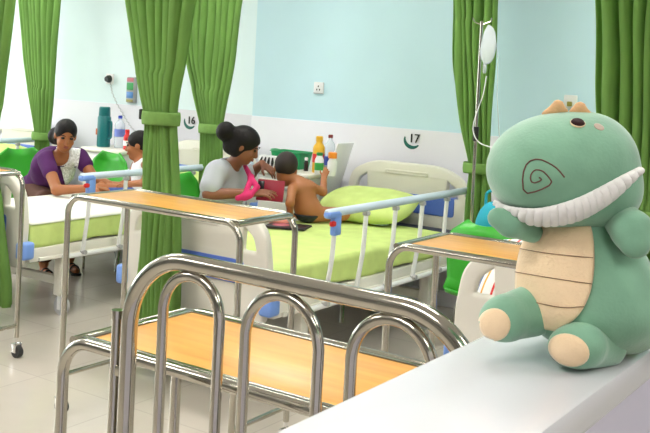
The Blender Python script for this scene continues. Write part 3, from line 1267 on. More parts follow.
# ------------------------------------------------------------------ things on the rear wall
def wall_plate(px, py, label, cover):
    q = at_y(px, py, WY)
    R = empty('wall_socket', (q[0], WY, q[2]), label, 'socket', 'white wall sockets')
    bm = bmesh.new()
    box(bm, (0, -0.008, 0), (0.085, 0.016, 0.085), 0.006)
    obj('plate', bm, WHITEP, R)
    if cover:
        bm = bmesh.new()
        box(bm, (0.0, -0.024, -0.012), (0.03, 0.02, 0.03), 0.005)
        obj('plug', bm, mat('olive_plastic', (0.30, 0.26, 0.05), 0.5), R, label='olive plug')
    else:
        bm = bmesh.new()
        for (a, b) in ((0, 0.012), (-0.012, -0.012), (0.012, -0.012)):
            box(bm, (a, -0.0165, b), (0.008, 0.003, 0.012), 0.001)
        obj('pin_hole', bm, BLACK, R)
        bm = bmesh.new()
        box(bm, (0, -0.013, -0.038), (0.08, 0.012, 0.006), 0.001)
        obj('shadow_line', bm, GREYP, R)  # grey strip painting the shadow line low on the plate
    return R


wall_plate(319.5, 88, 'white wall socket above the bottles, nothing plugged in', False)
wall_plate(571, 102, 'white wall socket just above the plush dinosaur\'s crest with an olive plug', True)


def number_sign(px, py, s):
    wy = WY-0.01 if s == '17' else WY+0.04
    q = at_y(px, py, wy)
    R = empty('bed_number_sign', (q[0], wy, q[2]), 'black number %s with a green swoosh on the wall %s' % (s, 'over the ivory headboard' if s == '17' else 'between the two green tied curtains'), 'sign', 'bed numbers')
    bm = text_mesh(s, 0.085, 0.006)
    bmesh.ops.translate(bm, vec=(0.012, -0.006, 0.012), verts=bm.verts)
    obj('digits', bm, BLACK, R)
    bm = bmesh.new()
    arc = [(0.062*math.cos(a)-0.002, -0.004, 0.055*math.sin(a)+0.008) for a in np.linspace(math.radians(165), math.radians(318), 18)]
    tube(bm, arc, [0.003+0.010*math.sin(PI*min(1, (i+1)/19)) for i in range(18)], 8)
    bmesh.ops.scale(bm, vec=(1, 0.3, 1), verts=bm.verts)
    obj('swoosh', bm, mat('dark_green_paint', (0.005, 0.12, 0.09), 0.5), R, label='dark green swoosh')


number_sign(413, 140.5, '17')
number_sign(190.5, 122, '16')

q = at_y(110.5, 79, WY+0.05)
R = empty('wall_outlet', (q[0], WY+0.05, q[2]), 'black round plug in the wall with a hanging coiled cable', 'plug')
bm = bmesh.new()
box(bm, (0, -0.006, 0), (0.09, 0.012, 0.09), 0.004)
obj('plate', bm, WHITEP, R)
bm = bmesh.new()
tube(bm, [(0, -0.012, 0), (0, -0.03, 0), (0, -0.05, -0.002)], [0.033, 0.031, 0.022], 18)
obj('plug', bm, BLACK, R)
bm = bmesh.new()
path = [at_y(*p, WY+0.02) - np.array([q[0], WY+0.05, q[2]]) for p in ((110.5, 82), (112, 92), (117, 104), (124, 116), (131, 127), (138, 134))]
P = [Vector(p) for p in path]
sm = []
for i in range(len(P)-1):
    for k in range(14):
        sm.append(P[i].lerp(P[i+1], k/14))
co = [p + Vector((0.006*math.cos(i*1.5), 0.006*math.sin(i*1.5), 0)) for i, p in enumerate(sm)]
tube(bm, co, 0.0032, 6)
obj('coiled_cable', bm, GREYP, R)

q = at_y(133.5, 90, WY+0.05)
R = empty('gas_regulator', (q[0], WY+0.05, q[2]), 'small wall device with green and blue panels right of the black plug', 'wall device')
bm = bmesh.new()
box(bm, (0, -0.02, 0), (0.095, 0.04, 0.215), 0.01)
obj('housing', bm, GREYP, R)
for z, s, m_, lab in ((0.085, 0.03, mat('rose_plastic', (0.65, 0.2, 0.25), 0.5), 'rose panel'), (0.03, 0.06, mat('panel_green', (0.05, 0.35, 0.10), 0.5), 'green panel'),
                      (-0.042, 0.052, mat('panel_blue', (0.08, 0.25, 0.6), 0.3), 'blue panel'), (-0.09, 0.02, mat('panel_olive', (0.35, 0.33, 0.1), 0.5), 'olive panel')):
    bm = bmesh.new()
    box(bm, (0, -0.042, z), (0.075, 0.006, s), 0.002)
    obj('panel', bm, m_, R, label=lab)

# ------------------------------------------------------------------ green chairs
def make_chair():
    R = empty('plastic_chair', (0, 0, 0))
    # local: the sitter faces +y
    def shell(profile, wfun, nu=16):
        bm = bmesh.new()
        P = fillet([(0, a, b) for a, b in profile], 0.06, 8)
        L_ = [0]
        for a, b in zip(P, P[1:]): L_.append(L_[-1]+(b-a).length)
        rows = []
        for p, l in zip(P, L_):
            t = l/L_[-1]
            w, cv = wfun(t)
            rows.append([bm.verts.new((w*u, p.y + (cv*u*u if t > 0 else 0), p.z + 0.02*u*u)) for u in np.linspace(-1, 1, nu)])
        for A_, B_ in zip(rows, rows[1:]):
            for k in range(nu-1):
                bm.faces.new((A_[k], A_[k+1], B_[k+1], B_[k]))
        return bm
    bm = shell([(0.21, 0.40), (0.16, 0.435), (0.0, 0.425), (-0.17, 0.42), (-0.2, 0.45)], lambda t: (0.20+0.015*math.sin(PI*t), 0.0))
    s = obj('seat', bm, GREENP, R, angle=180)
    md = s.modifiers.new('thickness', 'SOLIDIFY')
    md.thickness = 0.012
    bm = shell([(-0.195, 0.445), (-0.215, 0.55), (-0.235, 0.68), (-0.245, 0.80)], lambda t: (0.215*math.sqrt(max(0.0, 1-max(0, (t-0.55)/0.5)**2.4))+0.0, 0.055))
    s = obj('backrest', bm, GREENP, R, angle=180)
    md = s.modifiers.new('thickness', 'SOLIDIFY')
    md.thickness = 0.012
    for sx in (-1, 1):
        for sy in (-1, 1):
            bm = bmesh.new()
            tube(bm, fillet([(sx*0.08, sy*0.12, 0.412), (sx*0.15, sy*0.14, 0.405), (sx*0.205, sy*0.19, 0.0)], 0.03, 5), 0.010, 10)
            obj('leg', bm, STEEL, R, label='steel leg')
    return R


ch0 = make_chair()
chairs = [((-1.95, 4.50), 0.06, 'green plastic chair behind the overbed table beside the dinosaur'),
          ((-5.84, 4.72), -PI/2-0.25, 'green plastic chair the woman in purple sits on'),
          ((-4.00, 4.64), -PI/2+0.3, 'green plastic chair the woman in the grey shirt sits on'),
          ((-5.48, 4.98), PI*0.98, 'green plastic chair below the teal flask, next to the purple sleeve')]
for i, ((x, y), rz, lab) in enumerate(chairs):
    c = ch0 if i == 0 else copy_tree(ch0)
    c.location = (x, y, 0)
    c.rotation_euler = (0, 0, rz)
    tag(c, lab, 'chair', 'green plastic chairs')
# teal bag on the chair by the dinosaur
g = SDF((-0.2, -0.14, -0.02), (0.2, 0.14, 0.52), 0.01)
g.ell((0, 0, 0.13), (0.13, 0.085, 0.14), k=0.03)
g.ell((0.02, 0.0, 0.31), (0.10, 0.07, 0.15), k=0.05)
g.cut((0, 0, 0.0), (0, 0, -1))
R = empty('soft_bag', (-2.01, 4.50, 0.437), 'turquoise soft bag standing on the green chair behind the dinosaur', 'bag')
g.build('bag_body', mat('turquoise_cloth', (0.01, 0.36, 0.48), 0.7, bump=0.5, bscale=18), R)
bm = bmesh.new()
tube(bm, fillet([(-0.03, 0, 0.42), (-0.03, 0, 0.51), (0.08, 0, 0.51), (0.08, 0, 0.42)], 0.03, 5), 0.008, 8)
obj('strap', bm, mat('turquoise_cloth', (0, 0, 0)), R)

# ------------------------------------------------------------------ drip stand and bag
IY = 4.98
ip = at_y(475, 150, IY)
IX = ip[0]
R = empty('drip_stand', (IX, IY, 0), 'thin grey drip stand in front of the dark green tied curtain', 'drip stand')
hk = at_y(489, 25, IY)
bm = bmesh.new()
tube(bm, [(0, 0, 0.08), (0, 0, hk[2]+0.02)], 0.009, 12)
obj('pole', bm, STEEL, R)
bm = bmesh.new()
hx = hk[0]-IX
tube(bm, fillet([(0, 0, hk[2]), (hx, 0, hk[2]+0.015), (hx+0.012, 0, hk[2]+0.02), (hx+0.014, 0, hk[2]+0.04)], 0.008, 4), 0.004, 8)
tube(bm, fillet([(0, 0, hk[2]), (-hx, 0, hk[2]+0.015), (-hx-0.014, 0, hk[2]+0.04)], 0.008, 4), 0.004, 8)
obj('hook', bm, STEEL, R)
bm = bmesh.new()
cyl(bm, (0, 0, 1.16), (0, 0, 1.24), 0.016)
obj('clamp', bm, BLACK, R, label='black clamp')
bm = bmesh.new()
for k in range(5):
    a = 2*PI*k/5+0.3
    tube(bm, [(0, 0, 0.09), (0.12*math.cos(a), 0.12*math.sin(a), 0.075), (0.24*math.cos(a), 0.24*math.sin(a), 0.055)], 0.012, 10)
obj('base', bm, STEEL, R)
for k in range(5):
    a = 2*PI*k/5+0.3
    bw, bf = bmesh.new(), bmesh.new()
    caster(bw, bf, 0.235*math.cos(a), 0.235*math.sin(a), 0.022, 0.056)
    c = obj('caster', bf, CHROME, R)
    obj('wheel', bw, RUBBER, c)

bt = at_y(488.5, 28, IY-0.02)
R = empty('drip_bag', bt, 'clear drip bag hanging from the stand with a looping tube', 'drip bag')
g = SDF((-0.06, -0.04, -0.25), (0.06, 0.04, 0.03), 0.0035)
g.ell((0.008, 0, -0.085), (0.042, 0.018, 0.098), k=0.01)
g.ell((0.0, 0, -0.135), (0.036, 0.020, 0.065), k=0.03)
g.cap((0.0, 0, 0.0), (0.0, 0, 0.012), 0.007, 0.006, k=0.01)
g.cap((-0.006, 0, -0.18), (-0.010, 0, -0.205), 0.009, 0.007, k=0.012)
BAGM = glassy('drip_plastic', (0.95, 0.97, 1.0), 0.6)
g.build('bag_body', BAGM, R)
bm = bmesh.new()
lathe(bm, [(0, -0.255), (0.006, -0.255), (0.011, -0.245), (0.011, -0.205), (0.006, -0.195), (0, -0.195)], (-0.010, 0, 0), 14)
obj('drip_chamber', bm, CLEAR, R)
bm = bmesh.new()
pt = [(486.5, 76), (483, 95), (477, 112), (473, 127), (475, 137), (480, 143), (487, 146), (494, 148)]
P = [at_y(*p, IY-0.03)-bt for p in pt]
# smooth the tube path
Q = []
for i in range(len(P)-1):
    p0, p1, p2, p3 = P[max(i-1, 0)], P[i], P[i+1], P[min(i+2, len(P)-1)]
    for k in range(6):
        t = k/6
        Q.append(0.5*((2*p1)+(-p0+p2)*t+(2*p0-5*p1+4*p2-p3)*t*t+(-p0+3*p1-3*p2+p3)*t**3))
Q.append(P[-1])
tube(bm, Q, 0.0036, 8)
obj('drip_tube', bm, WHITEP, R, label='white looping tube')
bm = bmesh.new()
pt = [(489, 28), (495, 32), (498, 60), (497, 95), (499, 130), (500, 160)]
P = [at_y(*p, IY-0.01)-bt for p in pt]
tube(bm, P, 0.0025, 8)
obj('side_line', bm, CLEAR, R)

# ------------------------------------------------------------------ plush dinosaur
O = at_z(543, 350, PZ)
fv = np.array([0-O[0], 0-O[1], 0.0])
fv /= np.linalg.norm(fv)              # towards the viewer's standing place
rv = np.array([-fv[1], fv[0], 0.0])   # the toy's left-hand side seen from the front = picture right
rv = rv if rv @ RM[0] > 0 else -rv
zv = np.array([0, 0, 1.0])


def D(px, py, off=0.0):
    """point on the upright plane `off` in front of the toy's middle"""
    d = ray(px, py)
    t = ((O+fv*off-EYE)@fv)/(d@fv)
    return EYE+d*t


AXI = np.stack([rv, fv, zv], 1)
U = 1/np.linalg.norm(D(561, 230)-D(560, 230))   # pixels per metre there


def tilt(a):
    c, s_ = math.cos(a), math.sin(a)
    return np.stack([rv*c+zv*s_, fv, -rv*s_+zv*c], 1)


LO = np.minimum(D(470, 90, -0.14), D(680, 380, 0.14))-0.12
HI = np.maximum(D(470, 90, -0.14), D(680, 380, 0.14))+0.12
DR = empty('plush_dinosaur', O, 'green plush dinosaur with cream belly sitting on the white ledge', 'plush toy')
VX = 0.003


def part(fn, name, m_, parent=DR, label=None, lo=LO, hi=HI):
    g_ = SDF(lo, hi, VX)
    fn(g_)
    return g_.build(name, m_, parent, O, label)


def px(n): return n/U


def f_body(g):
    g.ell(D(584, 280, -0.02), (px(69), 0.082, px(64)), AXI, 0.012)
    g.ell(D(596, 305, -0.02), (px(69), 0.088, px(46)), AXI, 0.025)
    g.ell(D(574, 236, -0.015), (px(43), 0.058, px(36)), AXI, 0.025)
    g.cap(D(636, 318, -0.03), D(668, 326, -0.05), 0.036, 0.02, 0.03)
    g.cut((0, 0, PZ+0.001), (0, 0, -1))


def f_head(g):
    g.ell(D(559, 163, -0.005), (px(68), 0.082, px(52)), tilt(0.10), 0.012)
    g.ell(D(591, 170, -0.02), (px(49), 0.078, px(57)), AXI, 0.022)
    g.ell(D(538, 174, 0.012), (px(50), 0.078, px(43)), AXI, 0.022)
    g.ell(D(600, 192, -0.010), (px(40), 0.066, px(33)), AXI, 0.02)
    g.ell(D(560, 197, 0.0), (px(46), 0.07, px(30)), AXI, 0.02)


def f_leg1(g):
    g.cap(D(530, 311, 0.025), D(509, 317, 0.05), px(26), px(23), 0.01)
    g.ell(D(503, 319, 0.060), (px(24), 0.028, px(22)), tilt(0.3), 0.008)
    g.cut((0, 0, PZ+0.0008), (0, 0, -1))


def f_leg2(g):
    g.cap(D(600, 342, 0.02), D(584, 344, 0.06), px(27), px(23), 0.01)
    g.ell(D(576, 346, 0.072), (px(27), 0.024, px(21)), tilt(0.15), 0.008)
    g.cut((0, 0, PZ+0.0008), (0, 0, -1))


def f_arm1(g):
    g.cap(D(532, 232, 0.03), D(510, 223, 0.050), px(11), px(13.5), 0.006)
    g.cap(D(510, 223, 0.050), D(498, 218, 0.056), px(13.5), px(10.5), 0.006)


def f_arm2(g):
    g.cap(D(618, 216, 0.01), D(632, 231, 0.045), px(18), px(20), 0.006)
    g.cap(D(632, 231, 0.045), D(635, 243, 0.055), px(20), px(15), 0.006)


body = part(f_body, 'body', PLUSH)
head = part(f_head, 'head', PLUSH)
leg1 = part(f_leg1, 'leg', PLUSH)
leg2 = part(f_leg2, 'leg', PLUSH)
arm1 = part(f_arm1, 'arm', PLUSH)
arm2 = part(f_arm2, 'arm', PLUSH)


HO = O


def bvh(o):
    me = o.data
    return BVHTree.FromPolygons([v.co.copy() for v in me.vertices], [tuple(p.vertices) for p in me.polygons])


def hit(b, x, y, off=0.0):
    """surface point (toy space) met from the front, lifted by off along the normal"""
    d = V(ray(x, y)).normalized()
    p, n, i, ds = b.ray_cast(V(EYE-HO), d)
    if p is None:
        return None
    if n.dot(d) > 0: n = -n
    return p+n*off


def lerp_poly(pl, t):
    L_ = [0]
    for a, b in zip(pl, pl[1:]): L_.append(L_[-1]+math.hypot(b[0]-a[0], b[1]-a[1]))
    s_ = t*L_[-1]
    return (float(np.interp(s_, L_, [p[0] for p in pl])), float(np.interp(s_, L_, [p[1] for p in pl])))


def patch(o, A_, B_, nu, nv, off, name, m_, label=None, thick=0.003, bump=None, bl=None):
    """quilted-on patch between two seam lines of the surface"""
    b = bl or bvh(o)
    bm = bmesh.new()
    G = []
    for i in range(nu+1):
        a, c = lerp_poly(A_, i/nu), lerp_poly(B_, i/nu)
        row = []
        for j in range(nv+1):
            t = j/nv
            of = off(i/nu, t) if callable(off) else off
            q = hit(b, a[0]*(1-t)+c[0]*t, a[1]*(1-t)+c[1]*t, of)
            row.append(bm.verts.new(q) if q is not None else None)
        G.append(row)
    for i in range(nu):
        for j in range(nv):
            q = [G[i][j], G[i+1][j], G[i+1][j+1], G[i][j+1]]
            if all(v is not None for v in q) and max((q[0].co-q[2].co).length, (q[1].co-q[3].co).length) < 0.10:
                bm.faces.new(q)
    loose = [v for v in bm.verts if not v.link_faces]
    bmesh.ops.delete(bm, geom=loose, context='VERTS')
    bmesh.ops.smooth_vert(bm, verts=bm.verts, factor=0.3, use_axis_x=True, use_axis_y=True, use_axis_z=True)
    ob = obj(name, bm, m_, o, angle=180, label=label)
    md = ob.modifiers.new('thickness', 'SOLIDIFY')
    md.thickness = thick
    md.offset = 0
    return ob


def curve_s(pl, n=40, it=2):
    for _ in range(it):
        q = [pl[0]]
        for a, b in zip(pl, pl[1:]):
            q += [(0.75*a[0]+0.25*b[0], 0.75*a[1]+0.25*b[1]), (0.25*a[0]+0.75*b[0], 0.25*a[1]+0.75*b[1])]
        q.append(pl[-1])
        pl = q
    return pl


hb_ = bvh(head)
up = curve_s([(494, 197), (507, 204), (524, 206.5), (545, 206.5), (577, 198), (606, 183.5), (622, 175), (637, 168)])
lo_ = curve_s([(494, 198.5), (507, 211), (527, 221), (550, 224), (580, 219), (609, 203), (624, 189), (638.5, 172)])
patch(head, up, lo_, 230, 10, lambda u, t: 0.0022+math.sin(PI*min(1, max(0, t)))**0.5*(0.0030+0.0042*abs(math.sin(u*21*PI))**0.6), 'teeth_band', PLUSHW, 'white puckered band of teeth', bl=hb_)
bb_ = bvh(body)
left = [(537, 226), (524, 238), (518, 255), (515, 275), (515, 295), (521, 312), (534, 326)]
right = [(590, 226), (593, 240), (594, 260), (593, 280), (588, 300), (577, 318), (556, 330)]
bellyp = patch(body, curve_s(left), curve_s(right), 40, 26, lambda u, t: 0.0015+0.003*(math.sin(PI*t)*math.sin(PI*u))**0.4 if 0 < t < 1 and 0 < u < 1 else 0.001, 'belly_patch', PLUSHC, 'cream belly patch', bl=bb_)
bp_ = bvh(bellyp)


def seam(b, pl, r, name, m_, parent, off=0.001, label=None, it=2):
    bm = bmesh.new()
    P = []
    cs_ = curve_s(pl, it=it)
    for i in range(101):
        q = hit(b, *lerp_poly(cs_, i/100), off)
        if q is not None: P.append(q)
    if len(P) > 2:
        tube(bm, P, r, 6)
    return obj(name, bm, m_, parent, angle=180, label=label)


for ln in ([(521, 249), (545, 253), (570, 256), (592, 258)], [(516, 272), (545, 277), (570, 281), (591, 284)], [(517, 297), (540, 303), (565, 308), (584, 306)]):
    seam(bp_, ln, 0.00055, 'belly_seam', mat('tan_thread', (0.32, 0.18, 0.10), 0.8), bellyp, 0.0022, label='thin brown seam')
def cr(x, y): return (470+x/3.094, 90+y/3.094)
spiral = [cr(*p) for p in ((292, 270), (272, 245), (250, 229), (212, 212), (178, 222), (162, 262), (166, 322), (212, 312), (256, 289), (243, 268), (224, 249), (199, 246), (185, 268), (192, 290), (224, 279), (214, 270))]
seam(hb_, spiral, 0.0009, 'nostril_stitching', THREAD, head, 0.0004, label='brown spiral stitching', it=1)


def disc(o, b, c, rx, ry, ang, off, name, m_, label=None, n=28, k=7, thick=0.002):
    bm = bmesh.new()
    ctr = bm.verts.new(hit(b, c[0], c[1], off))
    rings = []
    for i in range(1, k+1):
        s_ = i/k
        row = []
        for j in range(n):
            t = 2*PI*j/n
            a, d_ = rx*s_*math.cos(t), ry*s_*math.sin(t)
            q = hit(b, c[0]+a*math.cos(ang)-d_*math.sin(ang), c[1]+a*math.sin(ang)+d_*math.cos(ang), off*math.sqrt(max(0.05, 1-s_**4)))
            row.append(q)
        rings.append(row)
    vr = [[bm.verts.new(q) if q is not None else None for q in row] for row in rings]
    for j in range(n):
        if vr[0][j] and vr[0][(j+1) % n]:
            bm.faces.new((ctr, vr[0][j], vr[0][(j+1) % n]))
    for A_, B_ in zip(vr, vr[1:]):
        for j in range(n):
            q = [A_[j], B_[j], B_[(j+1) % n], A_[(j+1) % n]]
            if all(q): bm.faces.new(q)
    loose = [v for v in bm.verts if not v.link_faces]
    bmesh.ops.delete(bm, geom=loose, context='VERTS')
    ob = obj(name, bm, m_, o, angle=180, label=label)
    md = ob.modifiers.new('thickness', 'SOLIDIFY')
    md.thickness = thick
    md.offset = 0
    return ob


ey = disc(head, hb_, (577.7, 123.6), 7.4, 4.1, 0.18, 0.0012, 'eye_rim', PLUSHC, 'cream stitched rim')
disc(head, hb_, (577.7, 123.5), 6.5, 3.4, 0.18, 0.0034, 'eye', mat('eye_brown', (0.03, 0.008, 0.008), 0.7, spec=0.2), 'dark brown oval eye')
disc(head, hb_, (599, 127), 5.5, 2.8, 0.45, 0.0004, 'cheek_blush', mat('blush_plush', (0.46, 0.36, 0.29), 0.9, sheen=0.3), 'pink cheek blush', thick=0.0006)
disc(leg1, bvh(leg1), (494.5, 324.5), 15.5, 15.5, 0.25, 0.0022, 'foot_sole', PLUSHC, 'cream foot sole')
disc(leg2, bvh(leg2), (569, 350), 20.5, 15, 0.35, 0.0022, 'foot_sole', PLUSHC, 'cream foot sole')
CREST = mat('tan_plush', (0.74, 0.44, 0.22), 0.9, bump=0.3, bscale=260, sheen=0.3)
for (a, b, c_) in (((545, 114), (565, 112), (558, 105)), ((572, 112), (588, 114), (580, 107))):
    def f_spk(g, a=a, b=b, c_=c_):
        g.cap(D(*a, -0.005), D(*c_, -0.005), 0.0045, 0.0045, 0.006)
        g.cap(D(*b, -0.005), D(*c_, -0.005), 0.0045, 0.0045, 0.006)
        g.cap(D((a[0]+b[0])/2, a[1]-1, -0.005), D(*c_, -0.005), 0.006, 0.0045, 0.006)
    mid = D((a[0]+b[0])/2, 108, -0.005)
    part(f_spk, 'crest_spike', CREST, head, 'tan crest spike', mid-0.04, mid+0.04)
# the sewn back seam by the tail and a black hang-tag loop
bm = bmesh.new()
q = D(641, 336, 0.04)-O
tube(bm, [D(639, 337, 0.03)-O, D(643, 332, 0.035)-O, D(648, 336, 0.03)-O], 0.001, 6)
obj('tag_loop', bm, BLACK, body, label='thin black tag loop')

# ------------------------------------------------------------------ people
def A3(*p): return np.array(p, float)


def head_prims(g, c, fwd, up, h):
    B = basis(fwd, up)
    s = h/0.22
    L_ = lambda x, y, z: c + B@(A3(x, y, z)*s)
    g.ell(L_(0, -0.012, 0.028), A3(0.072, 0.090, 0.082)*s, B, 0.02)
    g.ell(L_(0, 0.028, -0.038), A3(0.056, 0.060, 0.070)*s, B, 0.03)
    g.ell(L_(0, 0.055, -0.088), A3(0.028, 0.026, 0.022)*s, B, 0.02)
    for q in (-1, 1):
        g.ell(L_(q*0.032, 0.092, 0.010), A3(0.015, 0.012, 0.010)*s, B, 0.012, sub=True)
        g.ell(L_(q*0.073, -0.006, -0.008), A3(0.010, 0.020, 0.031)*s, B, 0.008)
        g.ell(L_(q*0.034, 0.066, -0.03), A3(0.022, 0.018, 0.02)*s, B, 0.02)
    g.cap(L_(0, 0.084, 0.012), L_(0, 0.101, -0.026), 0.007*s, 0.012*s, 0.012)
    g.ell(L_(0, 0.094, -0.030), A3(0.017, 0.010, 0.009)*s, B, 0.008)
    g.ell(L_(0, 0.082, -0.058), A3(0.022, 0.012, 0.010)*s, B, 0.010)
    return L_, B, s


def face_bits(L_, B, s, parent, base, lips=True):
    for q in (-1, 1):
        bm = bmesh.new()
        bmesh.ops.create_uvsphere(bm, u_segments=14, v_segments=10, radius=1)
        M_ = Matrix([[B[i][0]*0.014*s, B[i][1]*0.008*s, B[i][2]*0.0085*s] for i in range(3)]).to_4x4()
        bm.transform(M_)
        bmesh.ops.translate(bm, vec=V(L_(q*0.032, 0.080, 0.009)), verts=bm.verts)
        obj('eye', bm, EYEW, parent, base, label='dark eye')
        bm = bmesh.new()
        tube(bm, [L_(q*0.014, 0.090, 0.026), L_(q*0.032, 0.0885, 0.033), L_(q*0.052, 0.072, 0.026)], [0.002*s, 0.0038*s, 0.002*s], 8)
        obj('eyebrow', bm, HAIR, parent, base, label='black eyebrow')
    if lips:
        bm = bmesh.new()
        for z, r in ((-0.0535, 0.0045), (-0.062, 0.0055)):
            tube(bm, [L_(-0.021, 0.083, -0.058), L_(-0.008, 0.0945, z), L_(0.008, 0.0945, z), L_(0.021, 0.083, -0.058)], [0.002*s, r*s, r*s, 0.002*s], 8)
        obj('lips', bm, LIPS, parent, base, label='darker lips')


def hand(g, w, d, up, thumb, s=1.0, curl=0.45, spread=0.06):
    d = np.array(d, float)
    d /= np.linalg.norm(d)
    up = np.array(up, float)
    up -= d*(up@d)
    up /= np.linalg.norm(up)
    sd = np.cross(d, up)*thumb           # towards the thumb
    for i in range(4):
        o_ = sd*(1.5-i)*0.0185*s
        kn = w+d*(0.083-0.006*abs(i-1))*s+o_
        g.cap(w+o_*0.45, kn, 0.0125*s, 0.010*s, 0.010)
        p = kn
        ln = (0.062, 0.070, 0.064, 0.050)[i]*s
        a = curl*(0.7+0.15*i)
        dd = d + sd*(1.5-i)*spread
        for k, fr in enumerate((0.42, 0.32, 0.26)):
            ang = a*(k+0.6)
            q = p+(dd*math.cos(ang)-up*math.sin(ang))*ln*fr
            g.cap(p, q, (0.0088-0.001*k)*s, (0.0080-0.001*k)*s, 0.003)
            p = q
    b = w+d*0.022*s+sd*0.020*s
    m_ = b+(d*0.55+sd*0.75-up*0.25)*0.046*s
    e = m_+(d*0.85+sd*0.35-up*0.35)*0.032*s
    g.cap(b, m_, 0.0125*s, 0.0095*s, 0.010)
    g.cap(m_, e, 0.0092*s, 0.0075*s, 0.003)


def limb(g, pts, rs, k=0.02, grow=0.0):
    for a, b, r0, r1 in zip(pts, pts[1:], rs, rs[1:]):
        g.cap(a, b, r0+grow, r1+grow, k)


def shoe(parent, base, heel, toe, name='sandal'):
    heel, toe = np.array(heel, float), np.array(toe, float)
    g = SDF(np.minimum(heel, toe)-0.07, np.maximum(heel, toe)+0.07, 0.004)
    g.cap(A3(heel[0], heel[1], 0.012), A3(toe[0], toe[1], 0.012), 0.030, 0.036, 0.01)
    g.cut((0, 0, 0.018), (0, 0, 1))
    g.cut((0, 0, 0.001), (0, 0, -1))
    m_ = heel*0.35+toe*0.65
    sd = np.cross((toe-heel)/np.linalg.norm(toe-heel), A3(0, 0, 1))
    for t in (0.45, 0.75):
        m_ = heel*(1-t)+toe*t
        for a in np.linspace(0, PI, 9)[:-1]:
            b = a+PI/8
            P_ = lambda q: A3(m_[0], m_[1], 0.012)+sd*0.036*math.cos(q)+A3(0, 0, 0.05*math.sin(q))
            g.cap(P_(a), P_(b), 0.006, 0.006, 0.003)
    return g.build(name, BLACK, parent, base, 'black sandal')


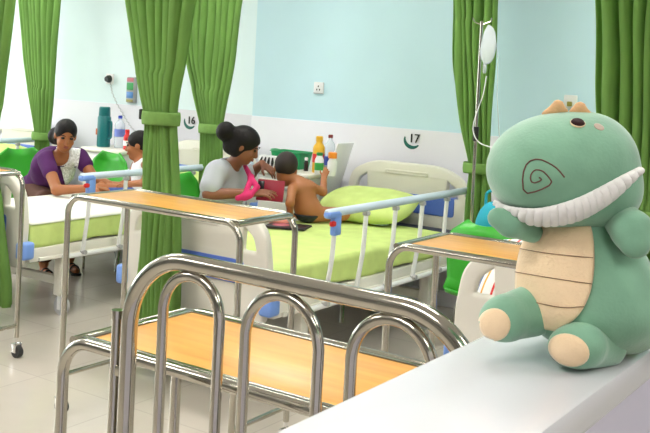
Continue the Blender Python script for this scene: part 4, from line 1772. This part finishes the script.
# ---- woman in purple
def woman_purple():
    base = A3(-5.66, 4.70, 0)
    R = empty('person', base, 'woman in a purple top with white lace front, leaning over the bed at the left', 'person')
    hc = at_y(65.5, 135.5, 4.53)
    nk = at_y(60, 156, 4.59)
    pel = A3(-5.74, 4.74, 0.535)
    rs_, ls_ = at_y(46, 160, 4.47), at_y(80, 157, 4.72)
    re, le = at_y(57, 190, 4.40), at_y(94, 178, 4.70)
    rw, lw = at_y(96, 188, 4.47), at_y(110, 184, 4.64)
    rh_d, lh_d = A3(0.95, 0.25, 0.0), A3(0.7, -0.5, -0.1)
    hk, hk2 = A3(-5.39, 4.50, 0.50), A3(-5.40, 4.70, 0.50)
    an, an2 = A3(-5.29, 4.42, 0.085), A3(-5.30, 4.66, 0.085)
    fT = A3(0.62, -0.78, 0)
    ch = pel*0.36+nk*0.64
    ax = (nk-pel)/np.linalg.norm(nk-pel)
    Bt = basis(fT, ax)
    wst = pel*0.70+nk*0.30

    def torso(g, gr):
        g.ell(pel, A3(0.155, 0.115, 0.115)+gr, basis(fT), 0.05)
        g.ell(wst, A3(0.125, 0.095, 0.13)+gr, Bt, 0.06)
        g.ell(ch, A3(0.145, 0.105, 0.15)+gr, Bt, 0.06)
        for q in (-1, 1):
            g.ell(ch+Bt@A3(q*0.062, 0.075, -0.02), A3(0.06, 0.05, 0.06)+gr, Bt, 0.04)
        g.cap(rs_*0.75+nk*0.25, ls_*0.75+nk*0.25, 0.052+gr, 0.052+gr, 0.05)
    lo, hi = A3(-6.05, 4.15, -0.02), A3(-4.45, 5.05, 1.12)
    g = SDF(lo, hi, 0.0055)
    torso(g, 0)
    g.cap(nk-A3(0, 0, 0.02), hc-A3(0, 0, 0.05), 0.046, 0.042, 0.03)
    limb(g, [rs_, re, rw], [0.044, 0.036, 0.023], 0.02)
    limb(g, [ls_, le, lw], [0.044, 0.035, 0.023], 0.02)
    hand(g, rw, rh_d, (0, 0.1, 1), 1, 0.9, 0.5)
    hand(g, lw, lh_d, (0.2, 0, 1), -1, 0.9, 0.5)
    for k_, a_, q in ((hk, an, -1), (hk2, an2, 1)):
        limb(g, [pel+A3(0.05, 0.08*q, -0.01), k_, a_], [0.085, 0.058, 0.034], 0.03)
        toe = a_+A3(0.15, -0.07, -0.055)
        g.cap(a_-A3(0, 0, 0.05), toe, 0.028, 0.022, 0.02)
    L_, B, s = head_prims(g, hc, (0.80, -0.50, -0.30), (0.12, 0.02, 1), 0.205)
    body_ = g.build('body', SKIN1, R, base)
    face_bits(L_, B, s, body_, base)
    # hair with a bun
    g = SDF(hc-0.22, hc+0.2, 0.0045)
    g.ell(L_(0, -0.018, 0.034), A3(0.083, 0.098, 0.088)*s, B, 0.01)
    g.ell(L_(0, -0.045, -0.035), A3(0.078, 0.062, 0.075)*s, B, 0.02)
    g.ell(L_(0, 0.098, -0.042), A3(0.062, 0.082, 0.098)*s, B, 0.01, sub=True)
    g.ell(L_(0, 0.05, -0.14), A3(0.10, 0.09, 0.075)*s, B, 0.01, sub=True)
    g.ell(L_(0.045, -0.105, -0.05), A3(0.064, 0.058, 0.070)*s, B, 0.02)
    g.build('hair', HAIR, R, base, 'black hair tied in a bun')
    # blouse
    g = SDF(lo, hi, 0.006)
    torso(g, 0.013)
    g.cap(rs_, rs_*0.62+re*0.38, 0.060, 0.056, 0.03)
    g.cap(ls_, ls_*0.62+le*0.38, 0.060, 0.056, 0.03)
    g.ell(nk+fT*0.05+A3(0.02, 0, 0.0), (0.062, 0.062, 0.075), None, 0.01, sub=True)
    g.cap(nk, hc, 0.05, 0.05, 0.01, sub=True)
    g.cut((0, 0, 0.44), (0, 0, -1))
    bl_ = g.build('blouse', PURPLE, R, base, 'purple short sleeved blouse')
    globals()['HO'] = base
    patch(bl_, [(56, 148), (58, 158), (61, 170), (65, 186)], [(80.5, 149), (79.5, 160), (78, 172), (77, 186)], 26, 16, 0.007, 'lace_front', LACE, 'white lace front of the blouse')
    globals()['HO'] = O
    # trousers
    g = SDF(lo, hi, 0.006)
    g.ell(pel, A3(0.168, 0.127, 0.125), basis(fT), 0.03)
    for k_, a_, q in ((hk, an, -1), (hk2, an2, 1)):
        limb(g, [pel+A3(0.05, 0.08*q, -0.01), k_, a_], [0.098, 0.070, 0.050], 0.03)
    g.cut((0, 0, 0.10), (0, 0, -1))
    g.cut((0, 0, 0.62), (0, 0, 1))
    g.build('trousers', BROWNT, R, base, 'dark brown trousers')
    for a_ in (an, an2):
        shoe(R, base, a_+A3(-0.04, 0.02, -0.07), a_+A3(0.16, -0.075, -0.07))


# ---- woman in the grey shirt
def woman_grey():
    base = A3(-3.99, 4.66, 0)
    R = empty('person', base, 'woman in a grey shirt with black hair in a bun, bent over the toddler', 'person')
    hc = at_y(245, 145.5, 4.60)
    nk = at_y(231, 163, 4.61)
    pel = A3(-3.99, 4.66, 0.535)
    rs_, ls_ = at_y(215, 173, 4.46), at_y(239, 170, 4.80)
    re, le = at_y(209, 194, 4.38), at_y(251, 173, 4.93)
    rw, lw = at_y(255, 193, 4.55), at_y(262, 163.5, 4.90)
    fT = A3(0.84, 0.54, 0)
    ch = pel*0.38+nk*0.62
    ax = (nk-pel)/np.linalg.norm(nk-pel)
    Bt = basis(fT, ax)
    wst = pel*0.70+nk*0.30

    def torso(g, gr):
        g.ell(pel, A3(0.155, 0.12, 0.115)+gr, basis(fT), 0.05)
        g.ell(wst, A3(0.135, 0.105, 0.13)+gr, Bt, 0.06)
        g.ell(ch, A3(0.150, 0.110, 0.145)+gr, Bt, 0.06)
        for q in (-1, 1):
            g.ell(ch+Bt@A3(q*0.062, 0.080, -0.03), A3(0.06, 0.05, 0.06)+gr, Bt, 0.04)
        g.cap(rs_*0.75+nk*0.25, ls_*0.75+nk*0.25, 0.054+gr, 0.052+gr, 0.05)
    lo, hi = A3(-4.50, 4.05, -0.02), A3(-3.20, 5.20, 1.24)
    g = SDF(lo, hi, 0.0055)
    torso(g, 0)
    g.cap(nk-A3(0, 0, 0.03), hc-A3(0.01, 0.01, 0.05), 0.050, 0.045, 0.03)
    limb(g, [rs_, re, rw], [0.046, 0.038, 0.024], 0.02)
    limb(g, [ls_, le, lw], [0.046, 0.036, 0.024], 0.02)
    hand(g, rw, (0.85, 0.45, 0.05), (-0.3, -0.6, 0.8), -1, 0.9, 0.35, 0.12)
    hand(g, lw, (0.75, 0.2, -0.45), (0.3, -0.3, 1), 1, 0.9, 0.4)
    knees = [A3(-3.78, 4.50, 0.50), A3(-3.80, 4.82, 0.50)]
    anks = [A3(-3.76, 4.52, 0.085), A3(-3.78, 4.84, 0.085)]
    for k_, a_, q in zip(knees, anks, (-1, 1)):
        limb(g, [pel+A3(0.04, 0.08*q, -0.01), k_, a_], [0.088, 0.060, 0.035], 0.03)
        g.cap(a_-A3(0, 0, 0.05), a_+A3(0.13, 0.06, -0.058), 0.028, 0.022, 0.02)
    L_, B, s = head_prims(g, hc, (0.80, 0.44, -0.48), (0.45, 0.2, 1), 0.205)
    body_ = g.build('body', SKIN2, R, base)
    face_bits(L_, B, s, body_, base)
    g = SDF(hc-0.26, hc+0.22, 0.0045)
    g.ell(L_(0, -0.020, 0.034), A3(0.086, 0.105, 0.092)*s, B, 0.01)
    g.ell(L_(0, -0.03, -0.03), A3(0.082, 0.07, 0.075)*s, B, 0.02)
    g.ell(L_(0, 0.108, -0.042), A3(0.066, 0.085, 0.098)*s, B, 0.01, sub=True)
    g.ell(L_(0, 0.06, -0.14), A3(0.10, 0.09, 0.078)*s, B, 0.01, sub=True)
    g.ell(L_(0.03, -0.155, 0.02), A3(0.060, 0.062, 0.066)*s, B, 0.025)
    g.ell(L_(0.0, -0.085, -0.045), A3(0.060, 0.05, 0.060)*s, B, 0.03)
    g.build('hair', HAIR, R, base, 'black hair gathered in a loose bun')
    g = SDF(lo, hi, 0.006)
    torso(g, 0.014)
    g.cap(rs_, rs_*0.35+re*0.65, 0.066, 0.070, 0.03)
    g.cap(ls_, ls_*0.40+le*0.60, 0.062, 0.058, 0.03)
    g.ell(nk+fT*0.03+A3(0, 0, 0.035), (0.066, 0.066, 0.060), None, 0.01, sub=True)
    g.cap(nk, hc, 0.055, 0.05, 0.01, sub=True)
    g.cut((0, 0, 0.44), (0, 0, -1))
    sh = g.build('shirt', GREYT, R, base, 'light grey short sleeved shirt')
    g = SDF(lo, hi, 0.005)
    sp = [at_y(*a) for a in ((245, 166, 4.66), (251, 177, 4.60), (257, 187, 4.55), (250, 195.5, 4.50), (238, 198, 4.47))]
    for a, b in zip(sp, sp[1:]):
        g.cap(a, b, 0.014, 0.018, 0.012)
    g.cap(sp[1], sp[3]*0.6+sp[4]*0.4, 0.012, 0.024, 0.02)
    g.build('sash', PINK, R, base, 'hot pink sash')
    g = SDF(lo, hi, 0.006)
    g.ell(pel, A3(0.170, 0.130, 0.125), basis(fT), 0.03)
    for k_, a_, q in zip(knees, anks, (-1, 1)):
        limb(g, [pel+A3(0.04, 0.08*q, -0.01), k_, a_], [0.100, 0.072, 0.052], 0.03)
    g.cut((0, 0, 0.10), (0, 0, -1))
    g.cut((0, 0, 0.62), (0, 0, 1))
    g.build('trousers', mat('grey_trousers', (0.10, 0.10, 0.12), 0.85), R, base)
    for a_ in anks:
        shoe(R, base, a_+A3(-0.04, -0.02, -0.07), a_+A3(0.14, 0.065, -0.07))


# ---- shirtless toddler on the bed under number 17
def toddler():
    base = A3(-3.44, 4.90, MT+0.004)
    R = empty('person', base, 'shirtless toddler with cropped dark hair sitting on the bed, seen from behind', 'person')
    pel = A3(-3.43, 4.92, MT+0.085)
    nk = at_y(297, 181, 4.88)
    hc = at_y(285.5, 169, 4.86)
    rs_, ls_ = at_y(312, 187, 4.92), at_y(292, 190, 4.80)
    re, rw = at_y(323, 192, 5.0), at_y(324, 178, 5.07)
    le, lw = at_y(290, 203, 4.74), at_y(290, 214, 4.80)
    fT = A3(-0.25, 0.97, 0)
    ax = (nk-pel)/np.linalg.norm(nk-pel)
    Bt = basis(fT, ax)
    ch = pel*0.35+nk*0.65
    lo, hi = A3(-3.90, 4.55, MT), A3(-2.95, 5.40, 1.06)
    g = SDF(lo, hi, 0.0045)
    g.ell(pel, (0.088, 0.075, 0.078), basis(fT), 0.04)
    g.ell(pel*0.6+nk*0.4, (0.074, 0.062, 0.10), Bt, 0.04)
    g.ell(ch, (0.080, 0.060, 0.085), Bt, 0.04)
    g.cap(rs_*0.8+nk*0.2, ls_*0.8+nk*0.2, 0.030, 0.030, 0.03)
    g.cap(nk, hc-A3(0, 0, 0.03), 0.034, 0.034, 0.03)
    limb(g, [rs_, re, rw], [0.030, 0.025, 0.019], 0.015)
    limb(g, [ls_, le, lw], [0.030, 0.026, 0.019], 0.015)
    hand(g, rw, (0.05, 0.35, 0.9), (0.5, -0.8, 0.1), -1, 0.58, 0.7)
    hand(g, lw, (-0.3, 0.5, -0.5), (0, -0.3, 1), 1, 0.58, 0.3)
    for q, kn, an in ((-1, A3(-3.53, 5.05, MT+0.06), A3(-3.40, 5.12, MT+0.035)), (1, A3(-3.27, 5.08, MT+0.06), A3(-3.40, 5.16, MT+0.035))):
        limb(g, [pel+A3(0.045*q, 0.02, -0.03), kn, an], [0.052, 0.040, 0.026], 0.02)
        g.cap(an, an+A3(-0.06*q*-1, 0.02, -0.005), 0.022, 0.016, 0.015)
    L_, B, s = head_prims(g, hc, (-0.55, 0.72, -0.42), (0.05, 0.1, 1), 0.198)
    g.cut((0, 0, MT+0.006), (0, 0, -1))
    b_ = g.build('body', SKIN3, R, base)
    face_bits(L_, B, s, b_, base)
    g = SDF(hc-0.16, hc+0.16, 0.004)
    g.ell(L_(0, -0.016, 0.030), A3(0.082, 0.098, 0.090)*s, B, 0.008)
    g.ell(L_(0, 0.100, -0.040), A3(0.064, 0.082, 0.095)*s, B, 0.012, sub=True)
    g.ell(L_(0, 0.02, -0.125), A3(0.12, 0.16, 0.078)*s, B, 0.012, sub=True)
    g.build('hair', mat('short_hair', (0.022, 0.012, 0.010), 0.7, bump=0.5, bscale=200), R, base, 'cropped dark hair')
    g = SDF(lo, hi, 0.005)
    g.ell(pel-A3(0, 0, 0.008), (0.097, 0.086, 0.078), basis(fT), 0.02)
    g.cut((0, 0, MT+0.055), (0, 0, 1))
    g.cut((0, 0, MT+0.004), (0, 0, -1))
    g.build('shorts', mat('dark_shorts', (0.02, 0.025, 0.03), 0.85), R, base, 'dark shorts')


# ---- child in the white vest on the other bed
def child():
    base = A3(-4.72, 4.74, MT+0.008)
    R = empty('person', base, 'child in a white vest with short black hair, half hidden by the green curtain', 'person')
    pel = A3(-4.68, 4.76, MT+0.095)
    nk = at_y(141, 161, 4.70)
    hc = at_y(138.5, 145.5, 4.70)
    ls_, rs_ = at_y(148, 166, 4.62), at_y(136, 165, 4.80)
    le, re = at_y(145, 183, 4.54), at_y(130, 180, 4.74)
    lw, rw = at_y(128, 184, 4.52), at_y(123, 183, 4.66)
    fT = A3(-0.80, -0.60, 0)
    ax = (nk-pel)/np.linalg.norm(nk-pel)
    Bt = basis(fT, ax)
    ch = pel*0.35+nk*0.65
    lo, hi = A3(-5.15, 4.22, MT), A3(-4.35, 5.05, 1.12)
    g = SDF(lo, hi, 0.0045)

    def torso(g, gr):
        g.ell(pel, A3(0.098, 0.085, 0.090)+gr, basis(fT), 0.04)
        g.ell(pel*0.6+nk*0.4, A3(0.084, 0.068, 0.11)+gr, Bt, 0.04)
        g.ell(ch, A3(0.090, 0.066, 0.09)+gr, Bt, 0.04)
    torso(g, 0)
    g.cap(rs_*0.8+nk*0.2, ls_*0.8+nk*0.2, 0.032, 0.032, 0.03)
    g.cap(nk-A3(0, 0, 0.01), hc-A3(0, 0, 0.03), 0.034, 0.034, 0.03)
    limb(g, [ls_, le, lw], [0.032, 0.027, 0.019], 0.015)
    limb(g, [rs_, re, rw], [0.032, 0.027, 0.019], 0.015)
    hand(g, lw, (-0.9, -0.1, -0.1), (0, 0, 1), -1, 0.62, 0.5)
    hand(g, rw, (-0.8, -0.4, -0.1), (0, 0, 1), 1, 0.62, 0.5)
    for kn, an in ((A3(-4.86, 4.50, MT+0.075), A3(-4.78, 4.40, MT+0.045)), (A3(-4.98, 4.66, MT+0.075), A3(-4.93, 4.52, MT+0.045))):
        limb(g, [pel+A3(-0.03, -0.02, -0.03), kn, an], [0.056, 0.044, 0.028], 0.02)
        g.cap(an, an+A3(0.06, -0.03, -0.01), 0.024, 0.018, 0.015)
    L_, B, s = head_prims(g, hc, (-0.80, -0.55, -0.12), (-0.05, 0.0, 1), 0.185)
    g.cut((0, 0, MT+0.012), (0, 0, -1))
    b_ = g.build('body', SKIN1, R, base)
    face_bits(L_, B, s, b_, base)
    g = SDF(hc-0.17, hc+0.17, 0.004)
    g.ell(L_(0, -0.014, 0.034), A3(0.080, 0.100, 0.090)*s, B, 0.008)
    g.ell(L_(0, 0.104, -0.042), A3(0.064, 0.082, 0.095)*s, B, 0.012, sub=True)
    g.ell(L_(0, 0.03, -0.13), A3(0.12, 0.14, 0.088)*s, B, 0.012, sub=True)
    g.build('hair', HAIR, R, base, 'short black hair')
    g = SDF(lo, hi, 0.005)
    torso(g, 0.010)
    for sh in (ls_, rs_):
        g.cap(sh*0.45+nk*0.55, sh*0.45+nk*0.55-A3(0, 0, 0.03), 0.038, 0.04, 0.02)
    g.ell(nk+fT*0.02+A3(0, 0, 0.02), (0.045, 0.045, 0.05), None, 0.008, sub=True)
    g.cut((0, 0, MT+0.05), (0, 0, -1))
    g.build('vest', TANK, R, base, 'white sleeveless vest')
    g = SDF(lo, hi, 0.005)
    g.ell(pel-A3(0, 0, 0.005), (0.108, 0.096, 0.088), basis(fT), 0.02)
    for kn in (A3(-4.86, 4.50, MT+0.075), A3(-4.98, 4.66, MT+0.075)):
        p0 = pel+A3(-0.03, -0.02, -0.03)
        g.cap(p0, p0*0.3+kn*0.7, 0.064, 0.056, 0.02)
    g.cut((0, 0, MT+0.10), (0, 0, 1))
    g.cut((0, 0, MT+0.0115), (0, 0, -1))
    g.build('shorts', mat('blue_shorts', (0.05, 0.10, 0.35), 0.85), R, base, 'blue shorts')


HO = O
woman_purple()
woman_grey()
toddler()
child()

# ------------------------------------------------------------------ small things on the bed
q = at_y(270.5, 190.5, 4.70)
R = empty('tablet_case', q, 'maroon tablet case held upright by the woman in the grey shirt', 'tablet')
rot = Matrix.Rotation(0.30, 3, 'Z') @ Matrix.Rotation(-0.22, 3, 'X')
R.rotation_euler = rot.to_euler()
bm = bmesh.new()
box(bm, (0, 0, 0), (0.175, 0.012, 0.13), 0.004)
obj('case', bm, mat('maroon_leather', (0.30, 0.008, 0.03), 0.4), R)
bm = bmesh.new()
box(bm, (-0.062, -0.0065, 0.004), (0.04, 0.003, 0.10), 0.001)
obj('dark_panel', bm, mat('dark_screen', (0.02, 0.02, 0.025), 0.2), R, label='dark glossy panel')

c = at_z(288, 227, MT+0.006)
R = empty('magazine', (c[0], c[1], MT+0.004), 'black magazine with a pink picture lying flat on the lime bed', 'magazine', rz=0.35)
bm = bmesh.new()
box(bm, (0, 0, 0.006), (0.25, 0.18, 0.012), 0.003)
obj('magazine_body', bm, mat('black_paper', (0.018, 0.012, 0.018), 0.4), R)
bm = bmesh.new()
lathe(bm, [(0, 0.012), (0.052, 0.012), (0.05, 0.0135), (0, 0.0135)], (-0.045, 0.0, 0))
obj('picture', bm, mat('pink_print', (0.55, 0.14, 0.18), 0.5), R, label='pink picture')

c = at_z(279, 217.5, MT+0.04)
g = SDF((-0.14, -0.12, -0.02), (0.14, 0.12, 0.1), 0.005)
g.ell((0, 0, 0.02), (0.085, 0.06, 0.035), k=0.01)
g.ell((0.035, 0.01, 0.045), (0.045, 0.04, 0.025), k=0.02)
g.ell((-0.04, -0.01, 0.04), (0.04, 0.035, 0.022), k=0.015)
g.cap((-0.07, 0.02, 0.03), (0.06, 0.04, 0.05), 0.012, 0.010, 0.01)
g.cut((0, 0, 0.0), (0, 0, -1))
o = g.build('crumpled_cloth', SALMON)
o.location = (c[0], c[1], MT+0.004)
tag(o, 'crumpled salmon pink cloth on the bed beside the toddler', 'cloth')

c = at_z(378, 222, MT+0.02)
g = SDF((-0.12, -0.1, -0.02), (0.12, 0.1, 0.08), 0.005)
g.ell((0, 0, 0.012), (0.075, 0.05, 0.02), k=0.01)
g.ell((0.03, 0.01, 0.025), (0.035, 0.03, 0.018), k=0.015)
g.ell((-0.035, 0.0, 0.022), (0.03, 0.028, 0.015), k=0.015)
g.cut((0, 0, 0.0), (0, 0, -1))
o = g.build('crumpled_cloth', mat('mint_white_cotton', (0.60, 0.74, 0.72), 0.85, noise=0.4, nscale=25, bump=0.5, bscale=30))
o.location = (c[0], c[1], MT+0.004)
tag(o, 'small crumpled white and mint cloth in front of the lime pillow', 'cloth')

# ------------------------------------------------------------------ light and render settings
W = bpy.data.worlds.new('world')
SC.world = W
W.use_nodes = True
bg = W.node_tree.nodes['Background']
bg.inputs[0].default_value = (0.93, 0.97, 1.0, 1)
bg.inputs[1].default_value = 1.1


def area(name, loc, size, energy, col, direction):
    l = bpy.data.lights.new(name, 'AREA')
    l.shape = 'RECTANGLE'
    l.size, l.size_y = size
    l.energy = energy
    l.color = col
    o = bpy.data.objects.new(name, l)
    COL.objects.link(o)
    o.location = loc
    o.rotation_euler = Vector(direction).to_track_quat('-Z', 'Y').to_euler()
    return o


for i, (a, b) in enumerate(wins):
    area('window_daylight', (XL-0.25, (a+b)/2, (ZS+ZT)/2), (b-a, ZT-ZS), 70, (1.0, 0.99, 0.96), (1, 0.05, -0.12))

SC.view_settings.view_transform = 'Standard'
SC.view_settings.look = 'None'
SC.view_settings.gamma = 1
SC.view_settings.exposure = 0.28
SC.view_settings.use_curve_mapping = False
